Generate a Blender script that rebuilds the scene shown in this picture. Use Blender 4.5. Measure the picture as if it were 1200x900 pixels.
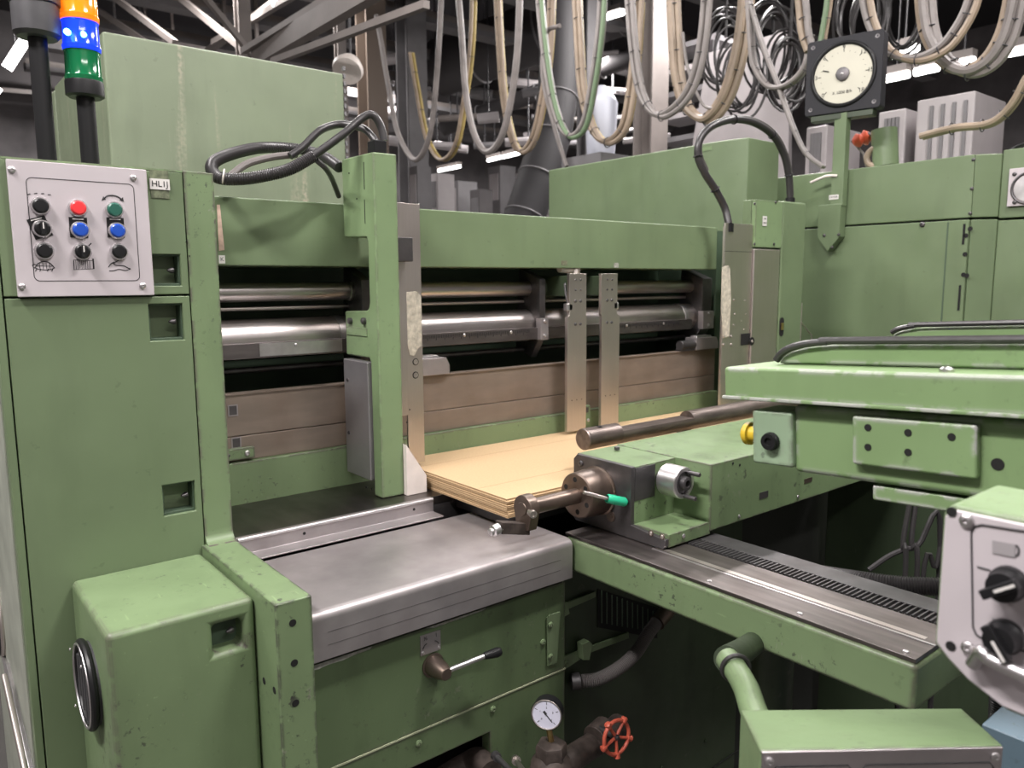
import bpy, bmesh, math, random
from mathutils import Vector, Matrix
random.seed(7)
SC = bpy.context.scene
for o in list(bpy.data.objects): bpy.data.objects.remove(o)

# ------------------------------------------------------------------ camera
FPX = 904.63
YAW, PITCH, ROLL = (math.radians(a) for a in (51.1528, 7.6079, -0.3151))
CAM = Vector((0, 0, 1.65))
FW = Vector((math.cos(PITCH)*math.cos(YAW), math.cos(PITCH)*math.sin(YAW), -math.sin(PITCH)))
R0 = Vector((math.sin(YAW), -math.cos(YAW), 0)); U0 = R0.cross(FW)
RT = R0*math.cos(ROLL) + U0*math.sin(ROLL); UP = -R0*math.sin(ROLL) + U0*math.cos(ROLL)
cd = bpy.data.cameras.new('camera'); cam = bpy.data.objects.new('camera', cd); SC.collection.objects.link(cam)
cam.matrix_world = Matrix(((RT.x, UP.x, -FW.x, CAM.x), (RT.y, UP.y, -FW.y, CAM.y), (RT.z, UP.z, -FW.z, CAM.z), (0, 0, 0, 1)))
cd.sensor_width = 36; cd.lens = FPX/1200*36; cd.clip_start = 0.02
cd.dof.use_dof = True; cd.dof.focus_distance = 1.55; cd.dof.aperture_fstop = 6.2
SC.camera = cam

# ------------------------------------------------------------------ light
SC.view_settings.view_transform = 'Standard'; SC.view_settings.look = 'None'
SC.view_settings.gamma = 1; SC.view_settings.exposure = 0.0
w = bpy.data.worlds.new('world'); SC.world = w; w.use_nodes = True
w.node_tree.nodes['Background'].inputs[0].default_value = (0.9, 0.92, 1, 1)
w.node_tree.nodes['Background'].inputs[1].default_value = 0.16
def area(name, loc, target, sx, sy, power, col=(1, .95, .93)):
    l = bpy.data.lights.new(name, 'AREA'); l.shape = 'RECTANGLE'; l.size = sx; l.size_y = sy; l.energy = power; l.color = col
    o = bpy.data.objects.new(name, l); SC.collection.objects.link(o); o.location = loc
    o.rotation_euler = (Vector(target)-Vector(loc)).to_track_quat('-Z', 'Y').to_euler(); return o
area('hall_and_fill_lamp', (1.7, 0.0, 4.4), (1.3, 1.5, 1.2), 0.7, 0.15, 105)
area('hall_and_fill_lamp', (-1.3, 0.9, 4.3), (0.9, 1.2, 1.2), 1.5, 0.22, 215)
area('hall_and_fill_lamp', (-2.2, 3.6, 4.6), (.5, 2.9, 1.6), 1.5, 0.25, 90)  # added fill from the left rear, brightens the hood side and cabinet flank
area('hall_and_fill_lamp', (4.2, 0.8, 4.5), (3.2, 1.6, 1.0), 1.8, 0.25, 95)
area('hall_and_fill_lamp', (2.2, 3.9, 4.7), (2.0, 3.4, 0), 2.4, 0.3, 130)
area('hall_and_fill_lamp', (6.5, 4.5, 4.9), (6.5, 4.6, 0), 2.4, 0.4, 310)
area('hall_and_fill_lamp', (9.5, 8.5, 4.9), (9.5, 8.6, 0), 3.4, 0.4, 700)
area('hall_and_fill_lamp', (3.0, 8.5, 4.9), (3.0, 8.6, 0), 2.4, 0.4, 260)
area('hall_and_fill_lamp', (5.5, 12.0, 5.2), (5.5, 13.5, 1), 4.4, 0.4, 900)  # added fill at the far end, lifts the back wall and clutter
area('hall_and_fill_lamp', (0.5, -3.0, 5.0), (0.5, -3.1, 0), 3.4, 0.4, 160)

# ------------------------------------------------------------------ helpers
def A(px, py, **k):                       # photograph direction met with an axis plane of the hall
    d = RT*(px-600) + UP*(450-py) + FW*FPX
    if 'X' in k: t = (k['X']-CAM.x)/d.x
    elif 'Y' in k: t = (k['Y']-CAM.y)/d.y
    elif 'Z' in k: t = (k['Z']-CAM.z)/d.z
    else: t = k['D']/FPX
    return CAM + d*t
WL = {}
def tag(o, label=None, cat=None, group=None, kind=None):
    if label: o['label'] = label
    if cat: o['category'] = cat
    if group: o['group'] = group
    if kind: o['kind'] = kind
    return o
def T(name, label, cat, loc=(0, 0, 0), group=None):
    o = bpy.data.objects.new(name, None); o.empty_display_size = .02
    SC.collection.objects.link(o); o.location = loc; WL[o] = Vector(loc); return tag(o, label, cat, group)
def dup(root, off, label=None):
    def cp(o, par):
        c = o.copy(); SC.collection.objects.link(c); c.parent = par
        for ch in o.children: cp(ch, c)
        return c
    c = cp(root, None); c.location = Vector(root.location)+Vector(off); WL[c] = c.location.copy()
    if label: c['label'] = label
    return c
def frame(ax):
    ax = Vector(ax).normalized(); t = Vector((0, 0, 1)) if abs(ax.z) < .9 else Vector((1, 0, 0))
    u = ax.cross(t).normalized(); return ax, u, ax.cross(u).normalized()
def spline(pts, n=8):
    P = [Vector(p) for p in pts]; P = [P[0]*2-P[1]]+P+[P[-1]*2-P[-2]]; out = []
    for i in range(1, len(P)-2):
        for k in range(n):
            t = k/n; a, b, c, d = P[i-1:i+3]
            out.append(.5*((2*b)+(c-a)*t+(2*a-5*b+4*c-d)*t*t+(3*b-a-3*c+d)*t**3))
    out.append(P[-2]); return out
class M:
    def __init__(s): s.b = bmesh.new()
    def poly(s, pts, ext):                # prism: closed outline + extrusion vector
        v = [s.b.verts.new(Vector(p)) for p in pts]; e = Vector(ext); v2 = [s.b.verts.new(Vector(p)+e) for p in pts]
        s.b.faces.new(v); s.b.faces.new(v2[::-1]); n = len(v)
        for i in range(n): s.b.faces.new((v[i], v2[i], v2[(i+1) % n], v[(i+1) % n]))
        return s
    def box(s, x0, x1, y0, y1, z0, z1): return s.poly([(x0, y0, z0), (x1, y0, z0), (x1, y1, z0), (x0, y1, z0)], (0, 0, z1-z0))
    def obox(s, o, a, b, c):              # corner + three edge vectors
        o, a, b, c = map(Vector, (o, a, b, c)); return s.poly([o, o+a, o+a+b, o+b], c)
    def lathe(s, o, ax, prof, n=32, cap=True):   # prof: (distance along axis, radius)
        o = Vector(o); ax, u, v = frame(ax); rings = []
        for h, r in prof:
            if r < 1e-6: rings.append([s.b.verts.new(o+ax*h)])
            else: rings.append([s.b.verts.new(o+ax*h+(u*math.cos(a)+v*math.sin(a))*r) for a in [2*math.pi*i/n for i in range(n)]])
        for A_, B_ in zip(rings, rings[1:]):
            if len(A_) == 1 and len(B_) == 1: continue
            for i in range(n):
                j = (i+1) % n
                if len(A_) == 1: s.b.faces.new((A_[0], B_[j], B_[i]))
                elif len(B_) == 1: s.b.faces.new((A_[i], A_[j], B_[0]))
                else: s.b.faces.new((A_[i], A_[j], B_[j], B_[i]))
        if cap:
            for R_ in (rings[0], rings[-1]):
                if len(R_) > 1: s.b.faces.new(R_)
        return s
    def cyl(s, p0, p1, r, r1=None, n=24):
        d = Vector(p1)-Vector(p0); return s.lathe(p0, d, [(0, r), (d.length, r if r1 is None else r1)], n)
    def torus(s, o, ax, R, r, n=40, m=10, a0=0, a1=2*math.pi):
        o = Vector(o); ax, u, v = frame(ax); full = abs(a1-a0-2*math.pi) < 1e-6
        pts = [o+(u*math.cos(a)+v*math.sin(a))*R for a in [a0+(a1-a0)*i/n for i in range(n+(0 if full else 1))]]
        return s.tube(pts, r, m, closed=full)
    def tube(s, pts, r, m=8, closed=False, corr=None):
        P = [Vector(p) for p in pts]
        if corr:                          # corrugated: resample at half pitch
            L = [0]
            for a, b in zip(P, P[1:]): L.append(L[-1]+(b-a).length)
            N = max(4, int(L[-1]/corr)*2); Q = []; k = 0
            for i in range(N+1):
                d = L[-1]*i/N
                while k < len(P)-2 and L[k+1] < d: k += 1
                t = (d-L[k])/max(1e-9, L[k+1]-L[k]); Q.append(P[k].lerp(P[k+1], t))
            P = Q
        n = len(P); rings = []; u = None
        for i in range(n):
            t = (P[(i+1) % n]-P[i-1]) if closed else (P[min(i+1, n-1)]-P[max(i-1, 0)])
            t.normalize()
            if u is None: _, u, _ = frame(t)
            u = (u-t*u.dot(t)).normalized(); v = t.cross(u)
            rr = r*(1 if (not corr or i % 2) else .86)
            rings.append([s.b.verts.new(P[i]+(u*math.cos(a)+v*math.sin(a))*rr) for a in [2*math.pi*k/m for k in range(m)]])
        for i in range(n if closed else n-1):
            A_, B_ = rings[i], rings[(i+1) % n]
            for k in range(m): s.b.faces.new((A_[k], A_[(k+1) % m], B_[(k+1) % m], B_[k]))
        if not closed: s.b.faces.new(rings[0][::-1]); s.b.faces.new(rings[-1])
        return s
    def grid(s, o, a, b, t, holes, W, H):  # slab spanned by unit vectors a,b (size W,H), thickness vector t, rectangular holes (u0,u1,v0,v1)
        o, a, b, t = map(Vector, (o, a, b, t)); us = {0, W}; vs = {0, H}
        for h in holes: us |= {h[0], h[1]}; vs |= {h[2], h[3]}
        us = sorted(us); vs = sorted(vs); V = {}
        def vv(i, j):
            if (i, j) not in V: V[i, j] = s.b.verts.new(o+a*us[i]+b*vs[j])
            return V[i, j]
        F = []
        for i in range(len(us)-1):
            for j in range(len(vs)-1):
                cu = (us[i]+us[i+1])/2; cv = (vs[j]+vs[j+1])/2
                if any(h[0] < cu < h[1] and h[2] < cv < h[3] for h in holes): continue
                F.append(s.b.faces.new((vv(i, j), vv(i+1, j), vv(i+1, j+1), vv(i, j+1))))
        r = bmesh.ops.extrude_face_region(s.b, geom=F)
        # keep originals as the other side
        nv = [g for g in r['geom'] if isinstance(g, bmesh.types.BMVert)]
        for v in nv: v.co += t
        # extrude removes nothing here; original faces stay as front
        return s
    def done(s, name, mat, par=None, bev=0, seg=2, label=None):
        b = s.b; bmesh.ops.recalc_face_normals(b, faces=b.faces)
        lo = Vector((min(v.co[i] for v in b.verts) for i in range(3))); hi = Vector((max(v.co[i] for v in b.verts) for i in range(3)))
        c = (lo+hi)/2; bmesh.ops.translate(b, verts=b.verts, vec=-c)
        for f in b.faces: f.smooth = True
        for e in b.edges:
            if len(e.link_faces) != 2 or e.calc_face_angle(0) > math.radians(32): e.smooth = False
        me = bpy.data.meshes.new(name); b.to_mesh(me); b.free(); me.materials.append(mat)
        o = bpy.data.objects.new(name, me); SC.collection.objects.link(o)
        o.location = c-(WL[par] if par else Vector((0, 0, 0))); WL[o] = c.copy(); o.parent = par
        if bev:
            m = o.modifiers.new('bevel', 'BEVEL'); m.width = bev; m.segments = seg; m.limit_method = 'ANGLE'
            m.angle_limit = math.radians(40); m.harden_normals = True; m.use_clamp_overlap = True
        if label: o['label'] = label
        return o
def text(s_, size, o, right, up, mat, par, name='lettering', align='CENTER'):
    c = bpy.data.curves.new(name, 'FONT'); c.body = s_; c.size = size; c.align_x = align; c.align_y = 'CENTER'; c.extrude = .0002; c.resolution_u = 3
    t = bpy.data.objects.new(name, c); dg = bpy.context.evaluated_depsgraph_get()
    SC.collection.objects.link(t); dg.update(); me = bpy.data.meshes.new_from_object(t.evaluated_get(dg)); bpy.data.objects.remove(t)
    right = Vector(right).normalized(); up = Vector(up).normalized(); n = right.cross(up)
    me.transform(Matrix(((right.x, up.x, n.x, 0), (right.y, up.y, n.y, 0), (right.z, up.z, n.z, 0), (0, 0, 0, 1))))
    me.materials.clear(); me.materials.append(mat)
    ob = bpy.data.objects.new(name, me); SC.collection.objects.link(ob); o = Vector(o)
    ob.location = o-(WL[par] if par else Vector((0, 0, 0))); WL[ob] = o; ob.parent = par; return ob

# ------------------------------------------------------------------ materials
def nodes(name):
    m = bpy.data.materials.new(name); m.use_nodes = True; nt = m.node_tree; return m, nt, nt.nodes['Principled BSDF']
def simple(name, col, rough=.5, metal=0, spec=.5, emis=None, es=0, bump=0, scale=60, var=0, alpha=1, trans=0):
    m, nt, p = nodes(name); p.inputs['Base Color'].default_value = (*col, 1); p.inputs['Roughness'].default_value = rough
    p.inputs['Metallic'].default_value = metal; p.inputs['Specular IOR Level'].default_value = spec
    if trans: p.inputs['Transmission Weight'].default_value = trans
    if emis: p.inputs['Emission Color'].default_value = (*emis, 1); p.inputs['Emission Strength'].default_value = es
    if bump or var:
        tc = nt.nodes.new('ShaderNodeTexCoord'); n = nt.nodes.new('ShaderNodeTexNoise'); n.inputs['Scale'].default_value = scale; n.inputs['Detail'].default_value = 5
        nt.links.new(tc.outputs['Object'], n.inputs['Vector'])
        if bump:
            b = nt.nodes.new('ShaderNodeBump'); b.inputs['Strength'].default_value = bump; b.inputs['Distance'].default_value = .002
            nt.links.new(n.outputs['Fac'], b.inputs['Height']); nt.links.new(b.outputs['Normal'], p.inputs['Normal'])
        if var:
            r = nt.nodes.new('ShaderNodeValToRGB'); r.color_ramp.elements[0].position = .3; r.color_ramp.elements[1].position = .72
            r.color_ramp.elements[0].color = (*[c*(1-var) for c in col], 1); r.color_ramp.elements[1].color = (*[min(1, c*(1+var)) for c in col], 1)
            nt.links.new(n.outputs['Fac'], r.inputs['Fac']); nt.links.new(r.outputs['Color'], p.inputs['Base Color'])
    return m
def paint(name, col, chips=.0, rough=.38, edge=0, dirt=.25, ecol=(.085, .07, .065), streak=0):
    m, nt, p = nodes(name); N = nt.nodes.new; L = nt.links.new
    tc = N('ShaderNodeTexCoord')
    def noise(sc, det=4, st=None, rg=.55):
        n = N('ShaderNodeTexNoise'); n.inputs['Scale'].default_value = sc; n.inputs['Detail'].default_value = det; n.inputs['Roughness'].default_value = rg
        if st:
            mp = N('ShaderNodeMapping'); mp.inputs['Scale'].default_value = st; L(tc.outputs['Object'], mp.inputs['Vector']); L(mp.outputs['Vector'], n.inputs['Vector'])
        else: L(tc.outputs['Object'], n.inputs['Vector'])
        return n.outputs['Fac']
    def ramp(f, a, b):
        r = N('ShaderNodeMapRange'); r.inputs[1].default_value = a; r.inputs[2].default_value = b; L(f, r.inputs[0]); return r.outputs[0]
    def mix(f, c1, c2):
        x = N('ShaderNodeMix'); x.data_type = 'RGBA'
        if isinstance(f, float): x.inputs[0].default_value = f
        else: L(f, x.inputs[0])
        for i, c in ((6, c1), (7, c2)):
            if isinstance(c, tuple): x.inputs[i].default_value = (*c, 1)
            else: L(c, x.inputs[i])
        return x.outputs[2]
    def mul(a, b):
        x = N('ShaderNodeMath'); x.operation = 'MULTIPLY'
        for i, c in ((0, a), (1, b)):
            if isinstance(c, float): x.inputs[i].default_value = c
            else: L(c, x.inputs[i])
        return x.outputs[0]
    c = mix(ramp(noise(3.5), .35, .7), tuple(v*.9 for v in col), tuple(min(1, v*1.07) for v in col))
    c = mix(mul(ramp(noise(7, 6, (1.6, 1.6, .35)), .52, .8), dirt), c, tuple(v*.45 for v in col))         # vertical grime
    c = mix(mul(ramp(noise(40, 3), .68, .74), .35), c, tuple(v*.5 for v in col))
    if streak: c = mix(mul(mul(ramp(noise(3, 5, (5, 5, .25)), .60, .70), ramp(noise(90, 4), .35, .6)), streak), c, (.36, .32, .25))
    if chips:
        msk = ramp(noise(5.5, 3), .46, .58)
        c = mix(mul(mul(ramp(noise(60, 7, None, .7), .585, .62), msk), chips), c, (.04, .04, .035))
        c = mix(mul(mul(ramp(noise(30, 8, (1, 5, 1), .72), .62, .65), msk), chips*.6), c, (.28, .26, .23))
        c = mix(mul(ramp(noise(130, 2, (1, .12, 1)), .70, .74), chips*.4), c, tuple(v*1.7 for v in col))
    if edge:
        bv = N('ShaderNodeBevel'); bv.samples = 4; bv.inputs['Radius'].default_value = .010
        g = N('ShaderNodeNewGeometry'); d = N('ShaderNodeVectorMath'); d.operation = 'DOT_PRODUCT'
        L(bv.outputs[0], d.inputs[0]); L(g.outputs['True Normal'], d.inputs[1])
        e = ramp(d.outputs['Value'], .992, .95)
        c = mix(mul(mul(e, ramp(noise(30, 6), .43, .50)), edge), c, ecol)
    L(c, p.inputs['Base Color'])
    L(ramp(noise(12, 4), .2, 3.0), p.inputs['Coat Roughness'])
    rr = N('ShaderNodeMapRange'); rr.inputs[1].default_value = .3; rr.inputs[2].default_value = .7; rr.inputs[3].default_value = rough-.06; rr.inputs[4].default_value = rough+.12
    L(noise(9, 5), rr.inputs[0]); L(rr.outputs[0], p.inputs['Roughness'])
    b = N('ShaderNodeBump'); b.inputs['Strength'].default_value = .06; b.inputs['Distance'].default_value = .001; L(noise(160, 2), b.inputs['Height']); L(b.outputs['Normal'], p.inputs['Normal'])
    return m
def steel(name, col, rough=.3, axis=(1, 1, 1), streak=.25, scale=20, metal=1, rust=0, rcol=(.12, .06, .035)):
    m, nt, p = nodes(name); N = nt.nodes.new; L = nt.links.new
    tc = N('ShaderNodeTexCoord'); mp = N('ShaderNodeMapping'); mp.inputs['Scale'].default_value = axis; L(tc.outputs['Object'], mp.inputs['Vector'])
    n = N('ShaderNodeTexNoise'); n.inputs['Scale'].default_value = scale; n.inputs['Detail'].default_value = 6; L(mp.outputs['Vector'], n.inputs['Vector'])
    n2 = N('ShaderNodeTexNoise'); n2.inputs['Scale'].default_value = 6; n2.inputs['Detail'].default_value = 6; L(tc.outputs['Object'], n2.inputs['Vector'])
    r = N('ShaderNodeMix'); r.data_type = 'RGBA'; f = N('ShaderNodeMapRange'); f.inputs[1].default_value = .3; f.inputs[2].default_value = .7; L(n.outputs['Fac'], f.inputs[0]); L(f.outputs[0], r.inputs[0])
    r.inputs[6].default_value = (*[c*(1-streak) for c in col], 1); r.inputs[7].default_value = (*[min(1, c*(1+streak*.6)) for c in col], 1)
    r2 = N('ShaderNodeMix'); r2.data_type = 'RGBA'; f2 = N('ShaderNodeMapRange'); f2.inputs[1].default_value = .45; f2.inputs[2].default_value = .75
    f2.inputs[4].default_value = rust; L(n2.outputs['Fac'], f2.inputs[0]); L(f2.outputs[0], r2.inputs[0]); L(r.outputs[2], r2.inputs[6]); r2.inputs[7].default_value = (*rcol, 1)
    L(r2.outputs[2], p.inputs['Base Color']); p.inputs['Metallic'].default_value = metal
    q = N('ShaderNodeMapRange'); q.inputs[3].default_value = rough*.75; q.inputs[4].default_value = min(1, rough*1.35); L(n2.outputs['Fac'], q.inputs[0]); L(q.outputs[0], p.inputs['Roughness'])
    b = N('ShaderNodeBump'); b.inputs['Strength'].default_value = .05; b.inputs['Distance'].default_value = .001; L(n.outputs['Fac'], b.inputs['Height']); L(b.outputs['Normal'], p.inputs['Normal'])
    return m
G = (.137, .188, .102)
GREEN = paint('green_enamel', G)
GREENW = paint('worn_green_enamel', (.160, .226, .116), chips=.8, edge=1.0, dirt=.35)
GREENL = paint('light_green_enamel', (.178, .255, .130), chips=.25, edge=.5, dirt=.2)
GREENF = paint('near_arm_green_enamel', (.180, .270, .125), chips=.2, edge=1.0, dirt=.2, ecol=(.42, .40, .42))
GREEND = paint('oily_shaded_green_enamel', (.032, .048, .025), dirt=.75, rough=.45, chips=.2)  # oily green, darkened further so pit and underside shade sits in the colour
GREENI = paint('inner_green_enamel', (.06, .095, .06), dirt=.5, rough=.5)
STEEL = steel('worn_table_steel', (.40, .37, .375), .42, (1, 1, 1), .22, 9, .72, .45, (.20, .17, .165))
STAIN = steel('stainless_steel', (.60, .55, .52), .38, (30, 30, .6), .04, 12)
SHAFT = steel('turned_shaft_steel', (.58, .54, .53), .32, (.5, 12, 12), .2, 14, 1, .35, (.16, .11, .07))
DKSTEEL = steel('dark_oiled_steel', (.13, .125, .13), .42, (1, 1, 1), .3, 20, .8, .5, (.05, .035, .03))
BROWN = steel('rust_brown_plank_steel', (.24, .195, .16), .5, (.7, 2, 3), .14, 9, .4, .55, (.14, .09, .065))
BRONZE = steel('brown_bronze', (.21, .165, .14), .36, (1, 1, 1), .3, 14, .9, .55, (.12, .075, .05))
ALU = steel('machined_aluminium', (.66, .64, .65), .35, (1, 1, 1), .15, 30)
WHITEP = simple('white_panel_lacquer', (.47, .43, .45), .42, var=.05, scale=8)
WHITEPL = simple('white_plastic', (.66, .60, .56), .5, var=.08, scale=25)
BLACK = simple('black_plastic', (.010, .010, .011), .40, spec=.3)
VBLACK = simple('deep_black', (.004, .004, .004), .8)
DARK = simple('dark_grey_plastic', (.040, .039, .043), .5, var=.2, scale=30)
RUB = simple('black_rubber', (.028, .026, .027), .36, bump=.2, scale=90)
RED = simple('red_button', (.75, .04, .045), .35)
BLUE = simple('blue_button', (.012, .07, .42), .3)
GRNB = simple('dark_green_button', (.015, .10, .07), .4)
INK = simple('black_ink', (.02, .02, .022), .6)
CARD = simple('kraft_cardboard', (.50, .355, .205), .85, bump=.1, scale=200, var=.06)
CARDE = simple('cardboard_edge', (.33, .22, .12), .9, bump=.3, scale=300, var=.2)
TEAL = simple('teal_green_grip', (.02, .42, .23), .38)
REDW = simple('red_handwheel_paint', (.52, .10, .06), .45, bump=.2, var=.2, scale=40)
IRON = simple('dirty_cast_iron', (.060, .046, .040), .6, metal=.3, bump=.5, scale=50, var=.4)
BRASS = steel('brass', (.55, .42, .18), .3)
DIAL = simple('cream_dial', (.50, .485, .40), .5, var=.03, scale=10)
DIALW = simple('white_dial', (.62, .62, .74), .35)
YEL = simple('yellow_plastic', (.60, .42, .03), .4)
TAPE = simple('scuffed_clear_tape', (.50, .46, .38), .55, bump=.9, scale=60, var=.35)
PAPER = simple('white_sticker', (.62, .60, .58), .6)
CONC = simple('concrete_floor', (.085, .08, .075), .7, var=.2, scale=3)
WALLF = simple('grey_hall_wall', (.30, .28, .28), .8, var=.2, scale=2)
WALLM = simple('dark_hall_wall', (.10, .093, .096), .8, var=.3, scale=2)
CEILM = simple('dark_ceiling', (.02, .019, .022), .9)
BEAMM = simple('grey_beige_steelwork', (.17, .15, .14), .6, var=.12, scale=5)
GREYM = simple('light_grey_cabinet_paint', (.36, .335, .34), .5, var=.08, scale=4)
GREYD = simple('mid_grey_sheet', (.15, .145, .15), .55, var=.15, scale=4)
CABG = simple('grey_cable_sheath', (.20, .18, .172), .5, var=.15, scale=12)
CABY = simple('yellow_green_earth_cable', (.34, .26, .09), .5, var=.15, scale=12)
CABT = simple('tan_cable_sheath', (.27, .21, .155), .5, var=.15, scale=12)
CABGR = simple('green_cable_sheath', (.12, .18, .10), .5)
TUBE = simple('lit_fluorescent_tube', (1, 1, 1), .5, emis=(1, .97, .95), es=9)
BLUEGR = paint('blue_grey_enamel', (.10, .15, .19), chips=.4)
def lens(name, col, es=0):
    m = simple(name, col, .12, trans=.35, emis=col, es=es); return m
AMB = lens('amber_lens', (.85, .24, .01), .55); BLU = lens('blue_lens', (.01, .05, .75), .9); GRNL = lens('green_lens', (.01, .16, .06), .12)
BLUELED = simple('lit_blue_diode', (.1, .3, 1), .4, emis=(.08, .35, 1), es=14)

def screw(par, p, n, r=.006, name='screw', mat=None):
    p = Vector(p); n = Vector(n).normalized(); ax, u, v = frame(n)
    s = M().lathe(p, n, [(0, r), (r*.35, r*.95), (r*.6, r*.6), (r*.62, r*.35), (r*.35, r*.3), (r*.35, 0)], 14, cap=False)
    return s.done(name, mat or ALU, par)
def hole(par, p, n, r, name='bolt_hole', ring=None):
    p = Vector(p); n = Vector(n).normalized()
    return M().lathe(p, n, [(-.002, r), (.0004, r), (.0004, r*.92), (0.0002, 0)], 18, cap=False).done(name, VBLACK, par)
NY = Vector((0, -1, 0)); NX = Vector((-1, 0, 0)); UZ = Vector((0, 0, 1)); EX = Vector((1, 0, 0))

# ================================================================== SETTING
def struct(name, mm, mat): o = mm.done(name, mat); o['kind'] = 'structure'; return o
struct('floor', M().box(-4, 16, -4, 16, -.1, 0), CONC)
struct('ceiling', M().box(-4, 16, -4, 16, 6.2, 6.3), CEILM)
struct('wall_right', M().box(16, 16.1, -4, 16, 0, 6.2), WALLM)
struct('wall_back', M().box(-4, 16, 16, 16.1, 0, 6.2), WALLM)
struct('wall_left', M().box(-4.1, -4, -4, 16, 0, 6.2), WALLF)
struct('wall_front', M().box(-4, 16, -4.1, -4, 0, 6.2), WALLF)

# ================================================================== LEFT CABINET
YA = 1.604
cab = T('machine_cabinet', 'tall green control cabinet at the left with recessed finger grips', 'cabinet', (.31, 1.9, 0))
M().box(.145, .4705, YA+.04, 2.3, 0, 1.866).done('cabinet_body', GREEN, cab, .003)
def grip_rect(x0, y0, x1, y1, Y):
    a = A((x0+x1)/2, y0, Y=Y); b = A((x0+x1)/2, y1, Y=Y); c = A(x0, (y0+y1)/2, Y=Y); d = A(x1, (y0+y1)/2, Y=Y)
    return [c.x, d.x, b.z, a.z]
def door(name, x0, x1, z0, z1, grips, par, Y=YA, th=.04, mat=GREEN):
    hs = [(g[0]-x0, g[1]-x0, g[2]-z0, g[3]-z0) for g in grips]
    o = M().grid((x0, Y, z0), EX, UZ, (0, th, 0), hs, x1-x0, z1-z0).done(name, mat, par, .0018)
    for g in grips:
        gw = M().grid((g[0]-.001, Y+.007, g[2]-.001), EX, UZ, (0, .030, 0), [(.004, g[1]-g[0]-.002, .006, g[3]-g[2]-.002)], g[1]-g[0]+.002, g[3]-g[2]+.002).done('grip_recess', GREENI, o, .001)
        cx, cz = g[0]+(g[1]-g[0])*.82, (g[2]+g[3])/2
        M().lathe((cx, Y+.02, cz), (-1, -.3, 0), [(0, .006), (.004, .006), (.012, .002)], 12).done('latch', DKSTEEL, o)
    return o
door('door', .16, .4705, 1.6275, 1.862, [grip_rect(178, 298, 212, 335, YA)], cab)
door('door', .16, .4705, .02, 1.624, [grip_rect(175, 356, 215, 399, YA), grip_rect(191, 566, 229, 602, YA)], cab)
M().box(.145, .1575, YA, YA+.05, 0, 1.866).done('edge_strip', GREEN, cab, .001)
M().box(.1451, .4705, YA+.0, YA+.041, 1.8625, 1.866).done('top_edge', GREENL, cab)
c0 = A(187, 216, Y=YA-.001)
M().box(c0.x-.0165, c0.x+.0165, YA-.0015, YA, c0.z-.026, c0.z+.026).done('sticker_residue', simple('old_glue', (.13, .15, .09), .7, var=.5, scale=90), cab)
st = M().box(c0.x-.018, c0.x+.018, YA-.003, YA-.0015, c0.z-.010, c0.z+.010).done('name_sticker', PAPER, cab)
text('HL1J', .0155, (c0.x, YA-.0034, c0.z), EX, UZ, INK, cab)
M().box(.1425, .1448, YA+.03, 2.3, 0, 1.86).done('flank_sheet', simple('pale_flank_sheet', (.30, .32, .27), .4, var=.2, scale=12), cab)
# left flank details
fw = T('flank_guard', 'round ribbed grey guard on the flank of the green cabinet at the frame edge', 'guard', (.12, 1.8, 1.0))
cg = A(-2, 725, X=.139)
for q, rr in enumerate((.085, .078, .07)):
    M().torus(cg+Vector((-.004*q, 0, 0)), NX, rr, .0045, 40, 8).done('ring', STAIN if q != 1 else BLACK, fw)
M().lathe(cg+Vector((.003, 0, 0)), NX, [(0, .085), (.008, .084), (.012, .05), (.012, 0)], 40).done('disc', GREYD, fw)
tr = T('flank_step_plate', 'slanting ribbed metal step plate low on the cabinet flank at the left edge', 'step', (.1, 1.7, .7))
p0 = A(8, 790, X=.135); p1 = A(36, 905, X=.135)
M().poly([p0+Vector((0, -.0, .02)), p0+Vector((0, .10, .0)), p1+Vector((0, .16, -.06)), p1+Vector((0, 0, -.03))], (.010, 0, 0)).done('plate', ALU, tr, .002)
M().cyl(A(5, 792, X=.125), A(30, 905, X=.125), .006).done('bar', STAIN, tr)

# ---- side frame with ledge
fr = T('bed_column', 'chipped green machine frame column with a ledge and round bolt holes left of the table', 'frame', (.5, 1.4, 0))
prof = [(1.575, 1.1095), (1.58, 1.112)] + [(1.58+.024*math.sin(a), 1.136-.024*math.cos(a)) for a in [math.pi/2*i/6 for i in range(1, 6)]] + [(1.604, 1.14), (1.604, 1.866), (1.9, 1.866), (1.9, 0), (1.6035, 0), (1.6035, 1.1095)]
M().poly([(.4725, y, z) for y, z in prof], (.0575, 0, 0)).done('column_plate', GREENW, fr, .002)
FRM = paint('badly_chipped_green', (.160, .226, .116), chips=1.0, edge=1.0, dirt=.3, ecol=(.05, .045, .042))
M().box(.464, .530, 1.214, 1.6034, 0, 1.112).done('ledge_plate', FRM, fr, .003)
for q in ((343, 730), (345, 777), (346.5, 824)): hole(fr, A(*q, Y=1.2138), NY, .0065)
for q in ((309.5, 798), (321.5, 809)): hole(fr, A(*q, X=.4638), NX, .0065)
for q in ((219, 283), (222, 300)): hole(fr, A(*q, Y=1.6038), NY, .0015, 'paint_chip')

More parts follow.
